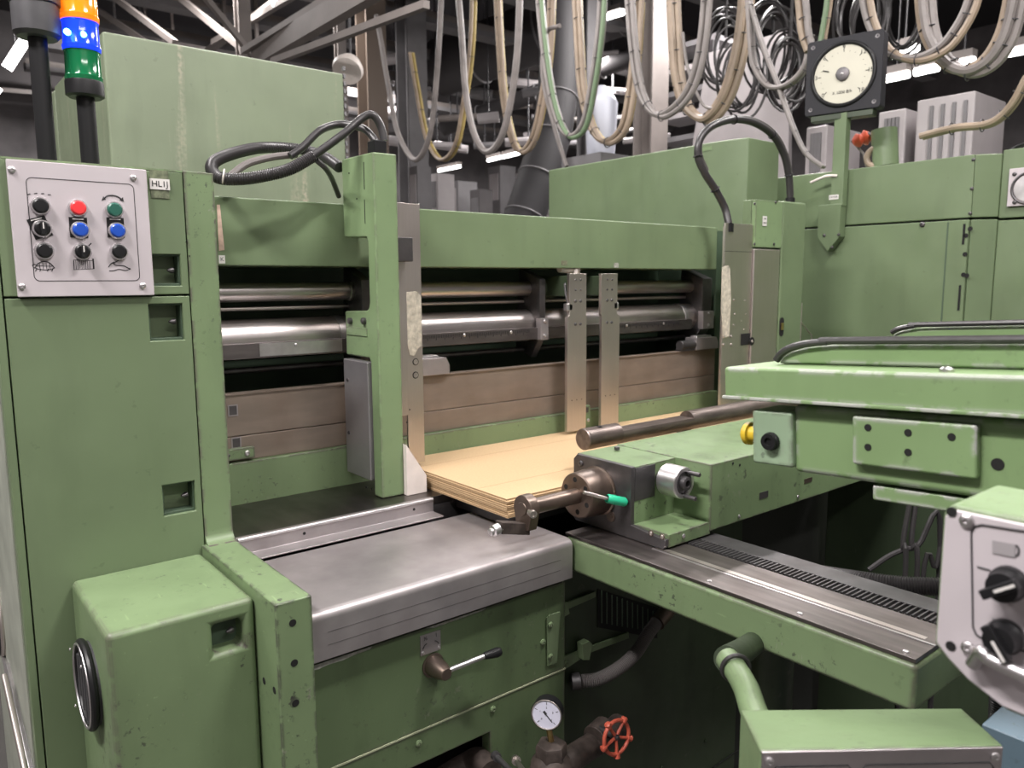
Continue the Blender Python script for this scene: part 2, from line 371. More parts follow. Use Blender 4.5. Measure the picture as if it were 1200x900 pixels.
# ---- box cover
bx = T('gearbox_cover', 'low green gearbox cover with glossy scuffed top and recessed grip', 'cover', (.34, 1.45, 0))
g = grip_rect(247, 727, 290, 766, 1.306)
gi = A(268, 746, Y=1.306); g = [gi.x-.026, gi.x+.026, gi.z-.026, gi.z+.026]
M().grid((.224, 1.306, 0), EX, UZ, (0, .297, 0), [(g[0]-.224, g[1]-.224, g[2], g[3])], .2385, 1.097).done('cover_shell', GREENW, bx, .011, 4)
M().box(g[0]-.02, g[1]+.02, 1.345, 1.35, g[2]-.02, g[3]+.02).done('grip_recess', GREENI, bx)
M().lathe((g[1]-.012, 1.33, gi.z), (-1, -.3, 0), [(0, .006), (.004, .006), (.012, .002)], 12).done('latch', DKSTEEL, bx)
hw = T('vent_wheel', 'black ringed vent wheel on the side of the low green gearbox cover', 'vent', (.2, 1.4, 1.0))
ch = A(101, 802, X=.213); rh = .073
M().torus(ch, NX, rh, .007, 48, 10).done('rim', BLACK, hw)
M().torus(ch+Vector((-.006, 0, 0)), NX, rh-.001, .0025, 48, 8).done('rim_edge', ALU, hw)
M().lathe(ch+Vector((.011, 0, 0)), NX, [(0, rh), (.004, rh), (.005, 0)], 40, cap=False).done('back_disc', DARK, hw)
for k in range(5):
    y = -.048+.024*k; hh = math.sqrt(.062**2-y*y)
    M().box(ch.x-.004, ch.x+.008, ch.y+y-.006, ch.y+y+.006, ch.z-hh, ch.z+hh).done('louvre', DARK, hw, .002)
for a in range(4): screw(hw, ch+Vector((-.012, rh*math.cos(a*1.57+.7), rh*math.sin(a*1.57+.7))), NX, .003)

# ---- control panel
YP = 1.594
pn = T('control_panel', 'white push-button control panel on the tall green cabinet', 'control panel', (.29, YP, 1.745))
M().poly([(.180, YP, 1.6265), (.403, YP, 1.6265), (.403, YP, 1.861), (.180, YP, 1.861)], (0, .010, 0)).done('face_plate', WHITEP, pn, .0015)
def rrect(cx, cz, w_, h_, r, y, n=6):
    out = []
    for sx, sz, a0 in ((1, 1, 0), (-1, 1, 90), (-1, -1, 180), (1, -1, 270)):
        for i in range(n+1):
            a = math.radians(a0+90*i/n); out.append(Vector((cx+sx*(w_/2-r)+r*math.cos(a), y, cz+sz*(h_/2-r)+r*math.sin(a))))
    return out
M().tube(rrect(.2925, 1.7435, .172, .178, .009, YP), .0007, 6, closed=True).done('engraved_border', INK, pn)
for q in ((13.5, 199), (156, 208.5), (25.5, 336), (167, 335)): screw(pn, A(*q, Y=YP), NY, .006)
def button(px, py, mat, name, cap=.0125, sel=None, label=None):
    c = A(px, py, Y=YP); b = M().lathe(c, NY, [(0, .0155), (.004, .0155), (.0065, .0140), (.0065, .0125)], 28, cap=False).done(name, ALU, pn)
    M().lathe(c, NY, [(.004, .0128), (.0095, .0125), (.0115, .010), (.0118, 0)], 28, cap=False).done('button_cap' if not sel else 'knob', mat, b)
    if sel is not None:
        a = math.radians(sel); d = Vector((math.sin(a), 0, math.cos(a))); e = Vector((d.z, 0, -d.x))
        M().obox(c+Vector((0, -.012, 0))-d*.011-e*.0035, d*.022, e*.007, (0, -.008, 0)).done('handle', BLACK, b, .001)
        M().obox(c+Vector((0, -.0202, 0))-d*.001-e*.001, d*.011, e*.002, (0, -.0005, 0)).done('pointer_mark', PAPER, b)
    if label: b['label'] = label
    return b
for q, tilt in (((47, 267), 18), ((92, 267), 0), ((135.5, 267), 0)):
    c = A(*q, Y=YP); a = math.radians(tilt); d = Vector((math.sin(-a), 0, math.cos(a))); e = Vector((d.z, 0, -d.x))
    lp = M().obox(c-d*.0175-e*.0145+Vector((0, -.0012, 0)), d*.036, e*.029, (0, .0012, 0)).done('legend_plate', BLACK, pn)
    M().obox(c+d*.0145-e*.009+Vector((0, -.0016, 0)), d*.0018, e*.018, (0, .0003, 0)).done('legend_print', PAPER, lp)
button(47, 241.5, BLACK, 'push_button', label='upper left black push button')
button(91, 244, RED, 'push_button', label='red stop push button')
button(133.5, 246, GRNB, 'push_button', label='dark green push button')
button(49, 268, BLACK, 'selector_switch', sel=0)
button(93.5, 269.5, BLUE, 'push_button', label='blue push button in the middle')
button(137, 270.5, BLUE, 'push_button', label='blue push button under the green one')
button(51.5, 294, BLACK, 'push_button', label='lower left black push button')
button(96, 295, BLACK, 'selector_switch', sel=0)
button(139, 295, BLACK, 'push_button', label='lower right black push button')
def ink(pts, r, name='pictogram', closed=False): return M().tube(pts, r, 5, closed=closed).done(name, INK, pn)
def PP(px, py): return A(px, py, Y=YP)
mm = M()
for i in range(4): mm.tube([PP(32+8*i, 229-2.2*math.sin((i+.5)/4*3.14)), PP(35.5+8*i, 228.5-2.2*math.sin((i+.9)/4*3.14))], .0009, 5)
mm.done('pictogram', INK, pn)['kind'] = 'stuff'
mm = M(); mm.tube(spline([PP(121, 233), PP(126, 229.5), PP(132, 229), PP(138, 230.5), PP(143, 234)], 5), .0014, 6)
mm.poly([PP(119, 235), PP(124, 233.5), PP(121, 230)], (0, -.0006, 0)).poly([PP(145, 236.5), PP(140, 234.5), PP(144, 231)], (0, -.0006, 0)).done('pictogram', INK, pn)['kind'] = 'stuff'
mm = M()                                     # tortoise
mm.tube(spline([PP(41, 314), PP(44, 309), PP(51, 306.5), PP(58, 308), PP(64, 314)], 5), .0009, 5)
mm.tube(spline([PP(64, 314), PP(58, 316), PP(50, 316), PP(41, 314), PP(38, 311), PP(40, 309.5), PP(43, 311)], 4), .0007, 5)
for x in (46, 50, 54, 58): mm.tube([PP(x, 308.5), PP(x+1, 315.5)], .0005, 4)
for x in (43, 48, 57, 62): mm.tube([PP(x, 315), PP(x-1.5, 318)], .0008, 4)
mm.tube([PP(42, 311.5), PP(62, 312)], .0005, 4).done('pictogram', INK, pn)['kind'] = 'stuff'
mm = M()                                     # hare
mm.tube(spline([PP(127, 313), PP(130, 309), PP(134, 307), PP(133, 309.5), PP(138, 311), PP(145, 311.5), PP(150, 314), PP(153, 315)], 4), .0009, 5)
mm.tube(spline([PP(153, 315), PP(147, 317), PP(140, 315.5), PP(134, 317), PP(128, 317.5)], 4), .0008, 5)
mm.tube([PP(133, 309), PP(139, 305)], .0008, 4).tube([PP(131, 309), PP(137, 306)], .0006, 4).done('pictogram', INK, pn)['kind'] = 'stuff'
mm = M()
for i in range(9): mm.tube([PP(86.5+2.3*i, 305), PP(87+2.3*i, 315.5)], .0006, 4)
mm.tube([PP(86, 304.5), PP(109, 305.5), PP(109.5, 315), PP(86, 316)], .0005, 4, closed=True); mm.tube([PP(109, 303), PP(110, 315)], .0013, 4); mm.tube([PP(104, 288), PP(107, 285)], .0010, 5)
mm.done('pictogram', INK, pn)['kind'] = 'stuff'

# ---- signal towers
def tower(px, ybase, ypole, rpx, layers, name, label, cat, Y=1.76):
    b = A(px, 192, Y=Y); t = T(name, label, cat, (b.x, Y, 1.866)); D = (b-CAM).dot(FW)
    def zz(py): return A(px, py, Y=Y).z
    M().cyl((b.x, Y, 1.866), (b.x, Y, zz(ypole)), .0165).done('pole', BLACK, t)
    M().lathe((b.x, Y, 1.866), UZ, [(0, .028), (.006, .028), (.008, .018)], 24).done('foot_flange', DARK, t)
    for nm, y1, y0, mat, r, in layers:
        z1, z0 = zz(y1), zz(y0); h = z0-z1
        if nm == 'lens':
            o = M().lathe((b.x, Y, z1), UZ, [(0, r), (h*.14, r*1.03), (h*.2, r*.97), (h*.97, r*.95), (h, r)], 32).done(nm, mat, t)
        else: o = M().lathe((b.x, Y, z1), UZ, [(0, r*.85), (h*.12, r), (h*.9, r), (h, r*.98)], 32).done(nm, mat, t)
        if mat is BLU:
            for k in (-1, .6): M().lathe((b.x+.017*k-.012, Y-.031, z1+h*.45), (-.5, -.8, 0), [(-.004, .006), (.002, .006), (.004, 0)], 12, cap=False).done('diode', BLUELED, o)
    return t
tower(106, 115, 112, 17, [('base_cup', 116, 97, BLACK, .0345), ('lens', 97, 63, GRNL, .033), ('lens', 62, 29, BLU, .0335), ('lens', 28, -10, AMB, .034), ('lens', -11, -45, simple('red_lens', (.5, .02, .01), .2), .034)],
      'signal_tower', 'signal light tower with green, blue and amber lenses on a black pole', 'signal light')
tower(56, 50, 46, 20, [('base_cup', 47, 8, DARK, .040), ('cap_ring', 9, -3, DARK, .043), ('lens', -3, -30, GRNL, .036)],
      'signal_lamp', 'black pole with grey lamp socket at the left frame edge', 'signal light')

# ================================================================== CROSS BEAM + INTERIOR
bm_ = T('cross_beam', 'long green cross beam over the rollers', 'beam', (1.5, 1.95, 1.69))
M().box(.53, 2.50, 1.845, 2.18, 1.689, 1.848).done('beam_body', GREEN, bm_, .0035)
def lab(px, py, w_, h_, s_, par, Y, mat=PAPER, size=.01):
    c = A(px, py, Y=Y); M().box(c.x-w_/2, c.x+w_/2, Y-.0012, Y, c.z-h_/2, c.z+h_/2).done('sticker', mat, par)
    if s_: text(s_, size, (c.x, Y-.0016, c.z), EX, UZ, INK, par)
lab(260, 304, .014, .019, 'K', bm_, 1.845, size=.013)
lab(661, 308, .026, .014, '', bm_, 1.845, simple('dull_nameplate', (.14, .14, .09), .5, var=.5, scale=150)); lab(722, 311, .022, .016, '', bm_, 1.845, simple('worn_sticker', (.3, .3, .26), .6, var=.6, scale=120))
c = A(257.5, 262, Y=1.845)
M().poly([A(254, 240, Y=1.8449), A(257.5, 240, Y=1.8449), A(263, 293, Y=1.8449), A(256.5, 294, Y=1.8449)], (0, -.001, 0)).done('tape_strip', simple('pinkish_tape', (.58, .42, .34), .6, var=.2, scale=60), bm_)
# housing that closes the interior
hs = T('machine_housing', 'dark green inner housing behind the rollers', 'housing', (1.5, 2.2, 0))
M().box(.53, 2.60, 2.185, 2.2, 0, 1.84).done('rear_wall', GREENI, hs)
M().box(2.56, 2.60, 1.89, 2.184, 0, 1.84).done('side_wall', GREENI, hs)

def shaft(name, label, y, z, r, x0, x1, mat=SHAFT, extra=None, n=40):
    t = T(name, label, 'shaft', ((x0+x1)/2, y, z)); M().cyl((x0, y, z), (x1, y, z), r, n=n).done('shaft_body', mat, t); return t
s1 = shaft('upper_shaft', 'thick upper round steel shaft across the machine opening', 1.95, 1.625, .024, .53, 2.57)
for x in (.99, 1.675, 1.86, 2.50): M().lathe((x, 1.95, 1.625), EX, [(0, .024), (.002, .0265), (.016, .0265), (.018, .024)], 36).done('collar', SHAFT, s1)
shaft('thin_rod', 'thin steel rod running just under the upper shaft', 1.97, 1.583, .006, .53, 2.57, STAIN, n=16)
shaft('bottom_rod', 'thin dark rod running under the scaled roller', 1.97, 1.425, .008, .53, 2.57, DKSTEEL, n=16)
s2 = shaft('scaled_roller', 'large lower roller with a ruler scale across the machine opening', 1.96, 1.505, .052, .53, 2.57)
for x in (.945, 2.40): M().lathe((x, 1.96, 1.505), EX, [(0, .052), (.001, .054), (.018, .054), (.02, .052)], 40).done('collar', ALU, s2)
sb = M().box(.53, 2.42, 1.892, 1.915, 1.462, 1.500).done('scale_bar', steel('dull_scale_bar', (.20, .18, .18), .42, (1, 4, 4), .2, 14), s2, .001)
mm = M()
for (x0, x1) in ((.72, .93), (1.18, 1.60), (1.98, 2.35)):
    n = int((x1-x0)/.006)
    for i in range(n):
        h = .010 if i % 5 else .016; x = x0+i*.006; mm.box(x, x+.0012, 1.8908, 1.892, 1.495-h, 1.495)
o = mm.done('scale_marks', INK, s2); o['kind'] = 'stuff'
M().box(.715, .94, 1.8905, 1.892, 1.466, 1.498).done('ruler_strip', ALU, s2)
for x in (.81, 1.34, 1.52, 2.05, 2.25): screw(s2, (x, 1.8905, 1.49), NY, .005)
# bearing hangers
def bearing(x0, x1, label, tall=1.0):
    t = T('bearing_hanger', label, 'bearing', ((x0+x1)/2, 1.95, 1.69))
    M().poly([(x0, 1.885, 1.655), (x0, 1.99, 1.695), (x0, 2.01, 1.43), (x0, 1.93, 1.40), (x0, 1.885, 1.47)], (x1-x0, 0, 0)).done('hanger_plate', DKSTEEL, t, .003)
    M().box(x0-.004, x1+.004, 1.875, 1.90, 1.46, 1.53).done('clamp', STEEL, t, .002)
    for z in (1.52, 1.475): screw(t, ((x0+x1)/2, 1.8745, z), NY, .006)
bearing(1.00, 1.03, 'dark bearing hanger behind the left green post')
bearing(1.635, 1.66, 'dark bearing hanger left of the two bright slotted bars')
bearing(2.47, 2.53, 'dark bearing hanger at the right end of the rollers')

# planks & apron
bk = T('back_stop_board', 'rust-brown steel backboard in two boards behind the stack', 'backboard', (1.55, 1.87, 1.216))
o = M().box(.55, 2.53, 1.862, 1.885, 1.2785, 1.380).done('board', BROWN, bk, .0015)
M().box(.55, 2.53, 1.862, 1.885, 1.216, 1.2765).done('board', BROWN, bk, .0015)
M().box(.55, 2.53, 1.858, 1.89, 1.3795, 1.383).done('top_lip', BROWN, bk, .0005)
for q in ((273, 481, .02), (277, 519, .02)):
    c = A(q[0], q[1], Y=1.861); M().grid((c.x-.012, 1.8605, c.z-.014), EX, UZ, (0, .0015, 0), [(.003, .021, .003, .025)], .024, .028).done('notch_frame', STEEL, bk)
    M().box(c.x-.009, c.x+.009, 1.861, 1.862, c.z-.011, c.z+.011).done('notch', DKSTEEL, bk)
br = M().box(.565, .675, 1.848, 1.862, 1.222, 1.25).done('mounting_bracket', GREENW, bk, .002)
screw(bk, (.655, 1.8478, 1.236), NY, .007); screw(bk, (.61, 1.8478, 1.236), NY, .004, 'bolt', DKSTEEL)
ap = T('apron_plate', 'scuffed green apron plate below the brown backboard', 'apron', (1.5, 1.86, 1.0))
M().box(.55, 2.53, 1.845, 1.88, 1.0, 1.2155).done('apron_sheet', GREENW, ap, .002)
def clampb(px0, px1, py0, py1, label):
    a = A(px0, py1, Y=1.845); b = A(px1, py0, Y=1.845); t = T('clamp_block', label, 'clamp', (a.x, 1.86, 1.383))
    h = b.z-1.383; M().poly([(a.x, 1.845, 1.3835), (b.x, 1.845, 1.3835), (b.x, 1.845, 1.383+h*.55), (b.x-.012, 1.845, 1.383+h*.98), (a.x, 1.845, 1.383+h)], (0, .055, 0)).done('block_body', STEEL, t, .002)
    M().poly([(a.x+.01, 1.855, 1.383+h), (b.x-.03, 1.855, 1.383+h), (b.x-.035, 1.855, 1.383+h+.007), (a.x+.015, 1.855, 1.383+h+.007)], (0, .03, 0)).done('clamp_pad', ALU, t, .001)
clampb(494, 527, 418, 440, 'sloped-top steel clamp block on the backboard beside the left stainless plate')
clampb(816, 842, 394, 409, 'sloped-top steel clamp block on the backboard near the right stainless plate')
t = T('round_clamp', 'small dark round clamp on the backboard at its right end', 'clamp', (2.37, 1.86, 1.383))
M().cyl((2.31, 1.862, 1.405), (2.39, 1.862, 1.405), .018).done('barrel', DKSTEEL, t, .002); M().box(2.315, 2.385, 1.85, 1.885, 1.3835, 1.392).done('foot', DKSTEEL, t)

# ================================================================== TABLES
rt = T('rear_table_plate', 'dark oily steel table plate behind the angle bar', 'table plate', (1.2, 1.7, 1.0))
M().box(.532, 2.5, 1.6005, 1.8445, 1.09, 1.112).done('plate', steel('oily_steel_plate', (.17, .155, .15), .33, (3, 1, 1), .35, 7, 1, .6, (.06, .05, .045)), rt, .001)
M().box(.532, 2.5, 1.601, 1.844, 0, 1.09).done('support', DKSTEEL, rt)
ab = T('angle_bar', 'worn steel angle bar between rear table and front table', 'angle bar', (.76, 1.57, 1.08))
M().poly([(.532, 1.585, 1.1135), (.532, 1.585, 1.079), (.532, 1.538, 1.079), (.532, 1.538, 1.0755), (.532, 1.60, 1.0755), (.532, 1.60, 1.1135)][::-1], (.49, 0, 0)).done('bar', STEEL, ab, .0012)
M().cyl((.533, 1.586, 1.1105), (1.02, 1.586, 1.1105), .0042, n=16).done('rolled_edge', ALU, ab)
for x in (.68, .965): hole(ab, (x, 1.5848, 1.095), NY, .0035)
tb = T('front_table_cover', 'folded grey steel table cover with a rounded front edge', 'table', (.83, 1.37, 1.0))
R_ = .016
pf = [(1.534, 1.072), (1.222+R_, 1.072)]+[(1.222+R_-R_*math.sin(a), 1.072-R_+R_*math.cos(a)) for a in [math.pi/2*i/8 for i in range(1, 9)]]+[(1.222, .982), (1.226, .982), (1.226, 1.06), (1.534, 1.06)]
M().poly([(.532, y, z) for y, z in pf], (.625, 0, 0)).done('cover_sheet', STEEL, tb)
o = M()
for z in (1.032, 1.008): o.box(.56, 1.12, 1.2216, 1.223, z, z+.0006)
o.done('score_line', DKSTEEL, tb)
M().box(.54, 1.15, 1.24, 1.53, .98, 1.058).done('core', DKSTEEL, tb)
cvb = T('stack_conveyor_bed', 'dark lowered conveyor bed beneath the cardboard stack', 'conveyor bed', (1.8, 1.6, 1.0))
M().box(1.10, 2.5, 1.38, 1.5995, 1.0725, 1.112).done('bed_plate', DKSTEEL, cvb, .002)
M().box(1.46, 2.5, 1.30, 1.50, 0, 1.072).done('bed_frame', simple('shadow_dark_steel', (.012, .013, .011), .7), cvb, .002)  # near-black colour stands in for the deep shade below the rail

# ================================================================== CARDBOARD STACK
N = 9; zb = 1.1125; th = .0049
SH = []
for i in range(N):
    dx = random.uniform(-.0025, .0025); dy = random.uniform(-.003, .003)
    t = T('cardboard_sheet', 'folded brown corrugated sheet, one of the neat stack on the table' if 0 < i < N-1 else ('topmost corrugated sheet of the stack, its whole face in view' if i else 'bottommost corrugated sheet of the stack'), 'cardboard', (1.06, 1.34, zb+i*th), 'folded cardboard sheets in the stack')
    if 0 < i < N-1: t['label'] = ['', 'second', 'third', 'fourth', 'fifth', 'sixth', 'seventh', 'eighth'][i]+' brown corrugated sheet counted up from the bottom of the stack'
    x0, y0, z = 1.062+dx, 1.338+dy, zb+i*th
    M().box(x0, 2.49, y0, 1.842, z+th-.0012, z+th-.0001).done('liner', CARD, t, .0002)
    M().box(x0+.0004, 2.49, y0+.0004, 1.842, z+.0010, z+th-.0012).done('fluting', CARDE, t)
    M().box(x0, 2.49, y0, 1.842, z+.0001, z+.0010).done('bottom_liner', CARD, t)
    if i == N-1:
        for yy, nm in ((1.455, 'fold_crease'), (1.735, 'fold_crease')):
            M().box(x0, 2.49, yy, yy+.003, z+th-.0001, z+th+.0001).done(nm, simple('crease', (.42, .29, .165), .85), t)

# white wedge guide
wg = T('white_wedge_guide', 'white plastic wedge guide at the corner of the cardboard stack', 'guide', (1.01, 1.655, 1.112))
a, b, c, d = A(476, 521, Y=1.645), A(500, 557, Y=1.645), A(500, 581, Y=1.645), A(476, 586, Y=1.645)
M().poly([a, b, Vector((b.x, 1.645, 1.1125)), Vector((a.x, 1.645, 1.1125))], (0, .016, 0)).done('wedge', WHITEPL, wg, .001)

# ================================================================== LEFT POST (side jogger)
lp = T('side_jogger_post', 'green hooked jogger post standing on the table left of the stack', 'jogger', (.955, 1.7, 1.112))
pr_ = [(1.662, 1.1125), (1.662, 1.953), (1.824, 1.955), (1.824, 1.762), (1.706, 1.757), (1.700, 1.747), (1.700, 1.60), (1.706, 1.585), (1.72, 1.578), (1.832, 1.575), (1.832, 1.462), (1.712, 1.462), (1.703, 1.452), (1.703, 1.1125)]
M().poly([(.922, y, z) for y, z in pr_], (.064, 0, 0)).done('post_body', GREENL, lp, .004, 3)
M().poly([(.915, 1.708, 1.150), (.915, 1.838, 1.150), (.915, 1.838, 1.452), (.915, 1.708, 1.452)], (.03, 0, 0)).done('side_block', steel('milled_grey_block', (.38, .36, .38), .4, (1, 1, 1), .15, 9, .7), lp, .003)
for q in ((407.5, 445), (409, 507)): screw(lp, A(*q, X=.9148), NX, .005, 'block_screw', DKSTEEL)
for a_, b_ in (((426, 190), (426.5, 222)), ((427, 234), (427.5, 262))):
    p, q = A(*a_, X=.9215), A(*b_, X=.9215); M().box(.9212, .9222, p.y-.0012, p.y+.0012, q.z, p.z).done('slot', VBLACK, lp)
for q in ((409, 203), (418, 233)): hole(lp, A(*q, X=.9218), NX, .0022, 'small_hole')
for q in ((410, 376), (426, 376)):
    p = A(*q, X=.918); M().lathe(p, NX, [(-.004, .008), (.004, .008), (.006, .005)], 16).done('bolt', DKSTEEL, lp)
p = A(419, 388, X=.9215); M().box(.9195, .923, 1.715, 1.825, p.z-.012, p.z+.010).done('wear_pad', GREENL, lp, .003)
for q in ((429, 571), (435, 573)): hole(lp, A(*q, X=.9215), NX, .003)
M().box(.936, .968, 1.675, 1.715, 1.953, 1.985).done('cable_gland', BLACK, lp, .003)
sp = T('stainless_plate', 'tall stainless guide plate with peeling tape right of the green post', 'guide plate', (1.075, 1.75, 1.19))
M().box(1.050, 1.1005, 1.745, 1.751, 1.166, 1.849).done('plate', STAIN, sp, .0008)
M().box(.986, 1.050, 1.70, 1.751, 1.70, 1.76).done('mounting_arm', DKSTEEL, sp, .002)
M().box(.984, 1.051, 1.738, 1.752, 1.30, 1.849).done('backing_strip', STAIN, sp, .001)
tp = [(474, 343), (480, 342), (488, 341), (493, 347), (494, 375), (494, 404), (489, 409), (485, 417), (480, 416), (477, 400), (475, 370)]
M().poly([A(x, y, Y=1.7445) for x, y in tp], (0, -.0012, 0)).done('peeling_tape', TAPE, sp)
for q in ((487, 424), (487, 439.5)):
    p = A(*q, Y=1.7448); M().torus(p, NY, .0082, .0012, 20, 6).done('bolt_ring', VBLACK, sp); M().lathe(p, NY, [(0, .0075), (.002, .007), (.002, .003), (.0005, .003), (.0005, 0)], 18, cap=False).done('bolt', STAIN, sp)
for q in ((480, 480), (477, 495)): hole(sp, A(*q, Y=1.7448), NY, .002, 'small_hole')

# ================================================================== TWO PUSHER PLATES
def pusher(x0, x1, label, tip):
    t = T('pusher_bar', label, 'pusher', ((x0+x1)/2, 1.79, 1.18))
    xs = x0+.008 if tip < 0 else x0-.004; xe = x1-.002 if tip < 0 else x1-.012
    M().poly([(x0, 1.79, 1.167), (x1, 1.79, 1.167), (x1, 1.79, 1.535), (xe, 1.79, 1.54), (xe, 1.79, 1.672), (xs, 1.79, 1.672), (xs, 1.79, 1.54), (x0, 1.79, 1.535)], (0, .012, 0)).done('bar_plate', STAIN, t, .001)
    cx = (xs+xe)/2
    for z, r in ((1.652, .0035), (1.62, .0035), (1.585, .005), (1.512, .005)):
        for s_ in (-.011, .011): screw(t, (cx+s_, 1.7897, z), NY, r, 'screw', DKSTEEL); hole(t, (cx+s_, 1.7893, z), NY, r*.55, 'screw_socket')
    for s_ in (-.022, 0, .022): hole(t, ((x0+x1)/2+s_, 1.7896, 1.268), NY, .0018, 'small_hole')
    M().box(cx-.018, cx+.018, 1.802, 1.97, 1.60, 1.665).done('carrier_block', GREEND, t, .003)
    M().lathe((cx, 1.95, 1.625), EX, [(-.03, .03), (-.028, .034), (.028, .034), (.03, .03)], 32).done('carrier_hub', GREEND, t)
    M().box(cx+tip*.034-.012, cx+tip*.034+.012, 1.79, 1.81, 1.555, 1.578).done('finger', ALU, t, .003)
    M().tube([(cx+tip*.034, 1.80, 1.578), (cx+tip*.034, 1.81, 1.61), (cx+tip*.02, 1.83, 1.64)], .004, 8).done('spring_arm', DKSTEEL, t)
    return t
pusher(1.668, 1.752, 'left bright slotted pusher bar hanging before the backboard', -1)
pusher(1.822, 1.906, 'right bright slotted pusher bar hanging before the backboard', 1)
wr = T('white_guide_roller', 'small white guide roller between the two bright pusher bars', 'roller', (1.79, 1.84, 1.64))
M().cyl((1.765, 1.86, 1.70), (1.765, 1.86, 1.56), .011).done('pin', WHITEPL, wr); M().lathe((1.755, 1.87, 1.688), (1, 0, 0), [(-.05, .012), (.01, .016), (.03, .016)], 20).done('drum', WHITEPL, wr)
lk = T('lock_catch', 'small green lock catch between the two bright pusher bars', 'catch', (1.79, 1.84, 1.2))
M().box(1.77, 1.812, 1.83, 1.845, 1.17, 1.235).done('catch_body', GREENL, lk, .003); screw(lk, (1.779, 1.829, 1.185), NY, .006); screw(lk, (1.801, 1.829, 1.185), NY, .006)
M().box(1.784, 1.80, 1.826, 1.83, 1.212, 1.23).done('keyhole', DKSTEEL, lk, .001)

# ================================================================== RIGHT POST
Y2 = 1.72
rp = T('right_guide_plate', 'tall perforated stainless guide plate at the right end of the opening', 'guide plate', (2.43, Y2, 1.19))
xa = A(847.5, 360, Y=Y2).x; xb = A(879.5, 360, Y=Y2).x; xc = A(909.5, 360, Y=Y2).x
M().box(xa, xb-.001, Y2, Y2+.008, 1.115, 1.853).done('plate', STAIN, rp, .001)
z_ = A(860, 295, Y=Y2).z; M().box(xa, xb-.001, Y2-.0006, Y2, z_, z_+.002).done('joint_line', DKSTEEL, rp)
M().box(xa-.004, xa+.0, Y2, Y2+.009, 1.14, 1.84).done('edge_flange', STAIN, rp, .001)
tpp = [(846, 313), (853, 311), (855, 316), (856, 352), (854, 394), (847, 396), (845, 360)]
M().poly([A(x, y, Y=Y2-.0002) for x, y in tpp], (0, -.0025, 0)).done('worn_tape_strip', TAPE, rp)
for x, y, r in ((860, 352, .004), (861, 368, .004), (860, 381, .004), (873, 352, .003), (874, 368, .003), (869, 376, .0025), (848, 394.5, .006), (857, 394, .006), (848, 404, .006), (857, 404, .006), (872, 386, .003)): screw(rp, A(x, y, Y=Y2-.0003), NY, r, 'screw', STAIN)
p = A(868, 398, Y=Y2); q = A(881, 398, Y=Y2)
M().box(p.x, q.x, Y2-.002, Y2-.0004, p.z-.022, p.z+.022).done('slot', VBLACK, rp, .0005)
g2 = T('right_inner_plate', 'broad plain stainless plate between the perforated plate and green housing', 'guide plate', (2.58, Y2, 1.19))
zt = A(890, 292, Y=Y2).z
M().box(xb+.001, xc, Y2-.008, Y2+.012, 1.115, zt).done('plate', STAIN, g2, .003)
q = A(881, 400, Y=Y2-.009); M().lathe(q, NY, [(0, .016), (.001, .016), (.001, .006)], 20).done('slot_end', VBLACK, g2); screw(g2, q+Vector((0, -.001, 0)), NY, .006, 'screw', STAIN)
g3 = T('right_jogger_housing', 'upright green jogger housing with a screwed cover plate on the right', 'housing', (2.7, 1.8, 1.1))
zt2 = A(895, 234, Y=Y2).z; zc = A(895, 290, Y=Y2).z
xd = A(940, 300, Y=Y2).x; xe = A(913, 300, Y=Y2).x
M().box(xe, xd, Y2-.01, 1.83, 0, zt2+.002).done('housing_body', GREEN, g3, .008, 3)
M().box(xb+.002, xe, Y2+.013, 1.77, 1.0, zt2-.002).done('housing_back', GREEN, g3, .003)
M().box(xb+.002, xe-.001, Y2-.008, Y2+.011, zc, zt2-.003).done('cover_plate', GREENL, g3, .001)
for q in ((884, 239), (909, 237), (884, 286), (907, 286)): screw(g3, A(*q, Y=Y2-.009), NY, .0055, 'screw', DKSTEEL)
c = A(896, 259, Y=Y2-.009); M().box(c.x-.013, c.x+.013, Y2-.0105, Y2-.009, c.z-.018, c.z+.018).done('sticker', PAPER, g3)
text('HR', .010, (c.x, Y2-.011, c.z+.008), EX, UZ, INK, g3); text('HR1JA', .008, (c.x, Y2-.011, c.z-.007), EX, UZ, INK, g3)
c = A(916, 383, Y=Y2-.011)
M().poly([v for v in rrect(c.x, c.z, .030, .075, .014, Y2-.0105)], (0, -.001, 0)).done('lock_slot', VBLACK, g3)
M().box(c.x-.007, c.x+.007, Y2-.016, Y2-.0115, c.z-.012, c.z+.016).done('lock_plate', BRASS, g3, .001)
ht = T('hinge_rail', 'vertical green hinge rail with rods right of the jogger housing', 'hinge rail', (2.9, 1.8, 1.1))
M().box(xd+.002, xd+.03, 1.76, 1.80, 1.05, A(944, 270, Y=1.76).z).done('rail', GREEN, ht, .002)
for yy in (318, 335, 352): 
    p = A(941, yy, Y=1.75); M().box(xd+.003, xd+.022, 1.745, 1.76, p.z-.012, p.z+.012).done('hinge_knuckle', GREEN if yy != 335 else DKSTEEL, ht, .002)
M().cyl(A(939, 355, Y=1.745), A(937, 400, Y=1.745), .005).done('rod', STAIN, ht); M().tube([A(939, 378, Y=1.74), A(951, 393, Y=1.74), A(951, 405, Y=1.74)], .003, 6).done('wire_hook', STAIN, ht)

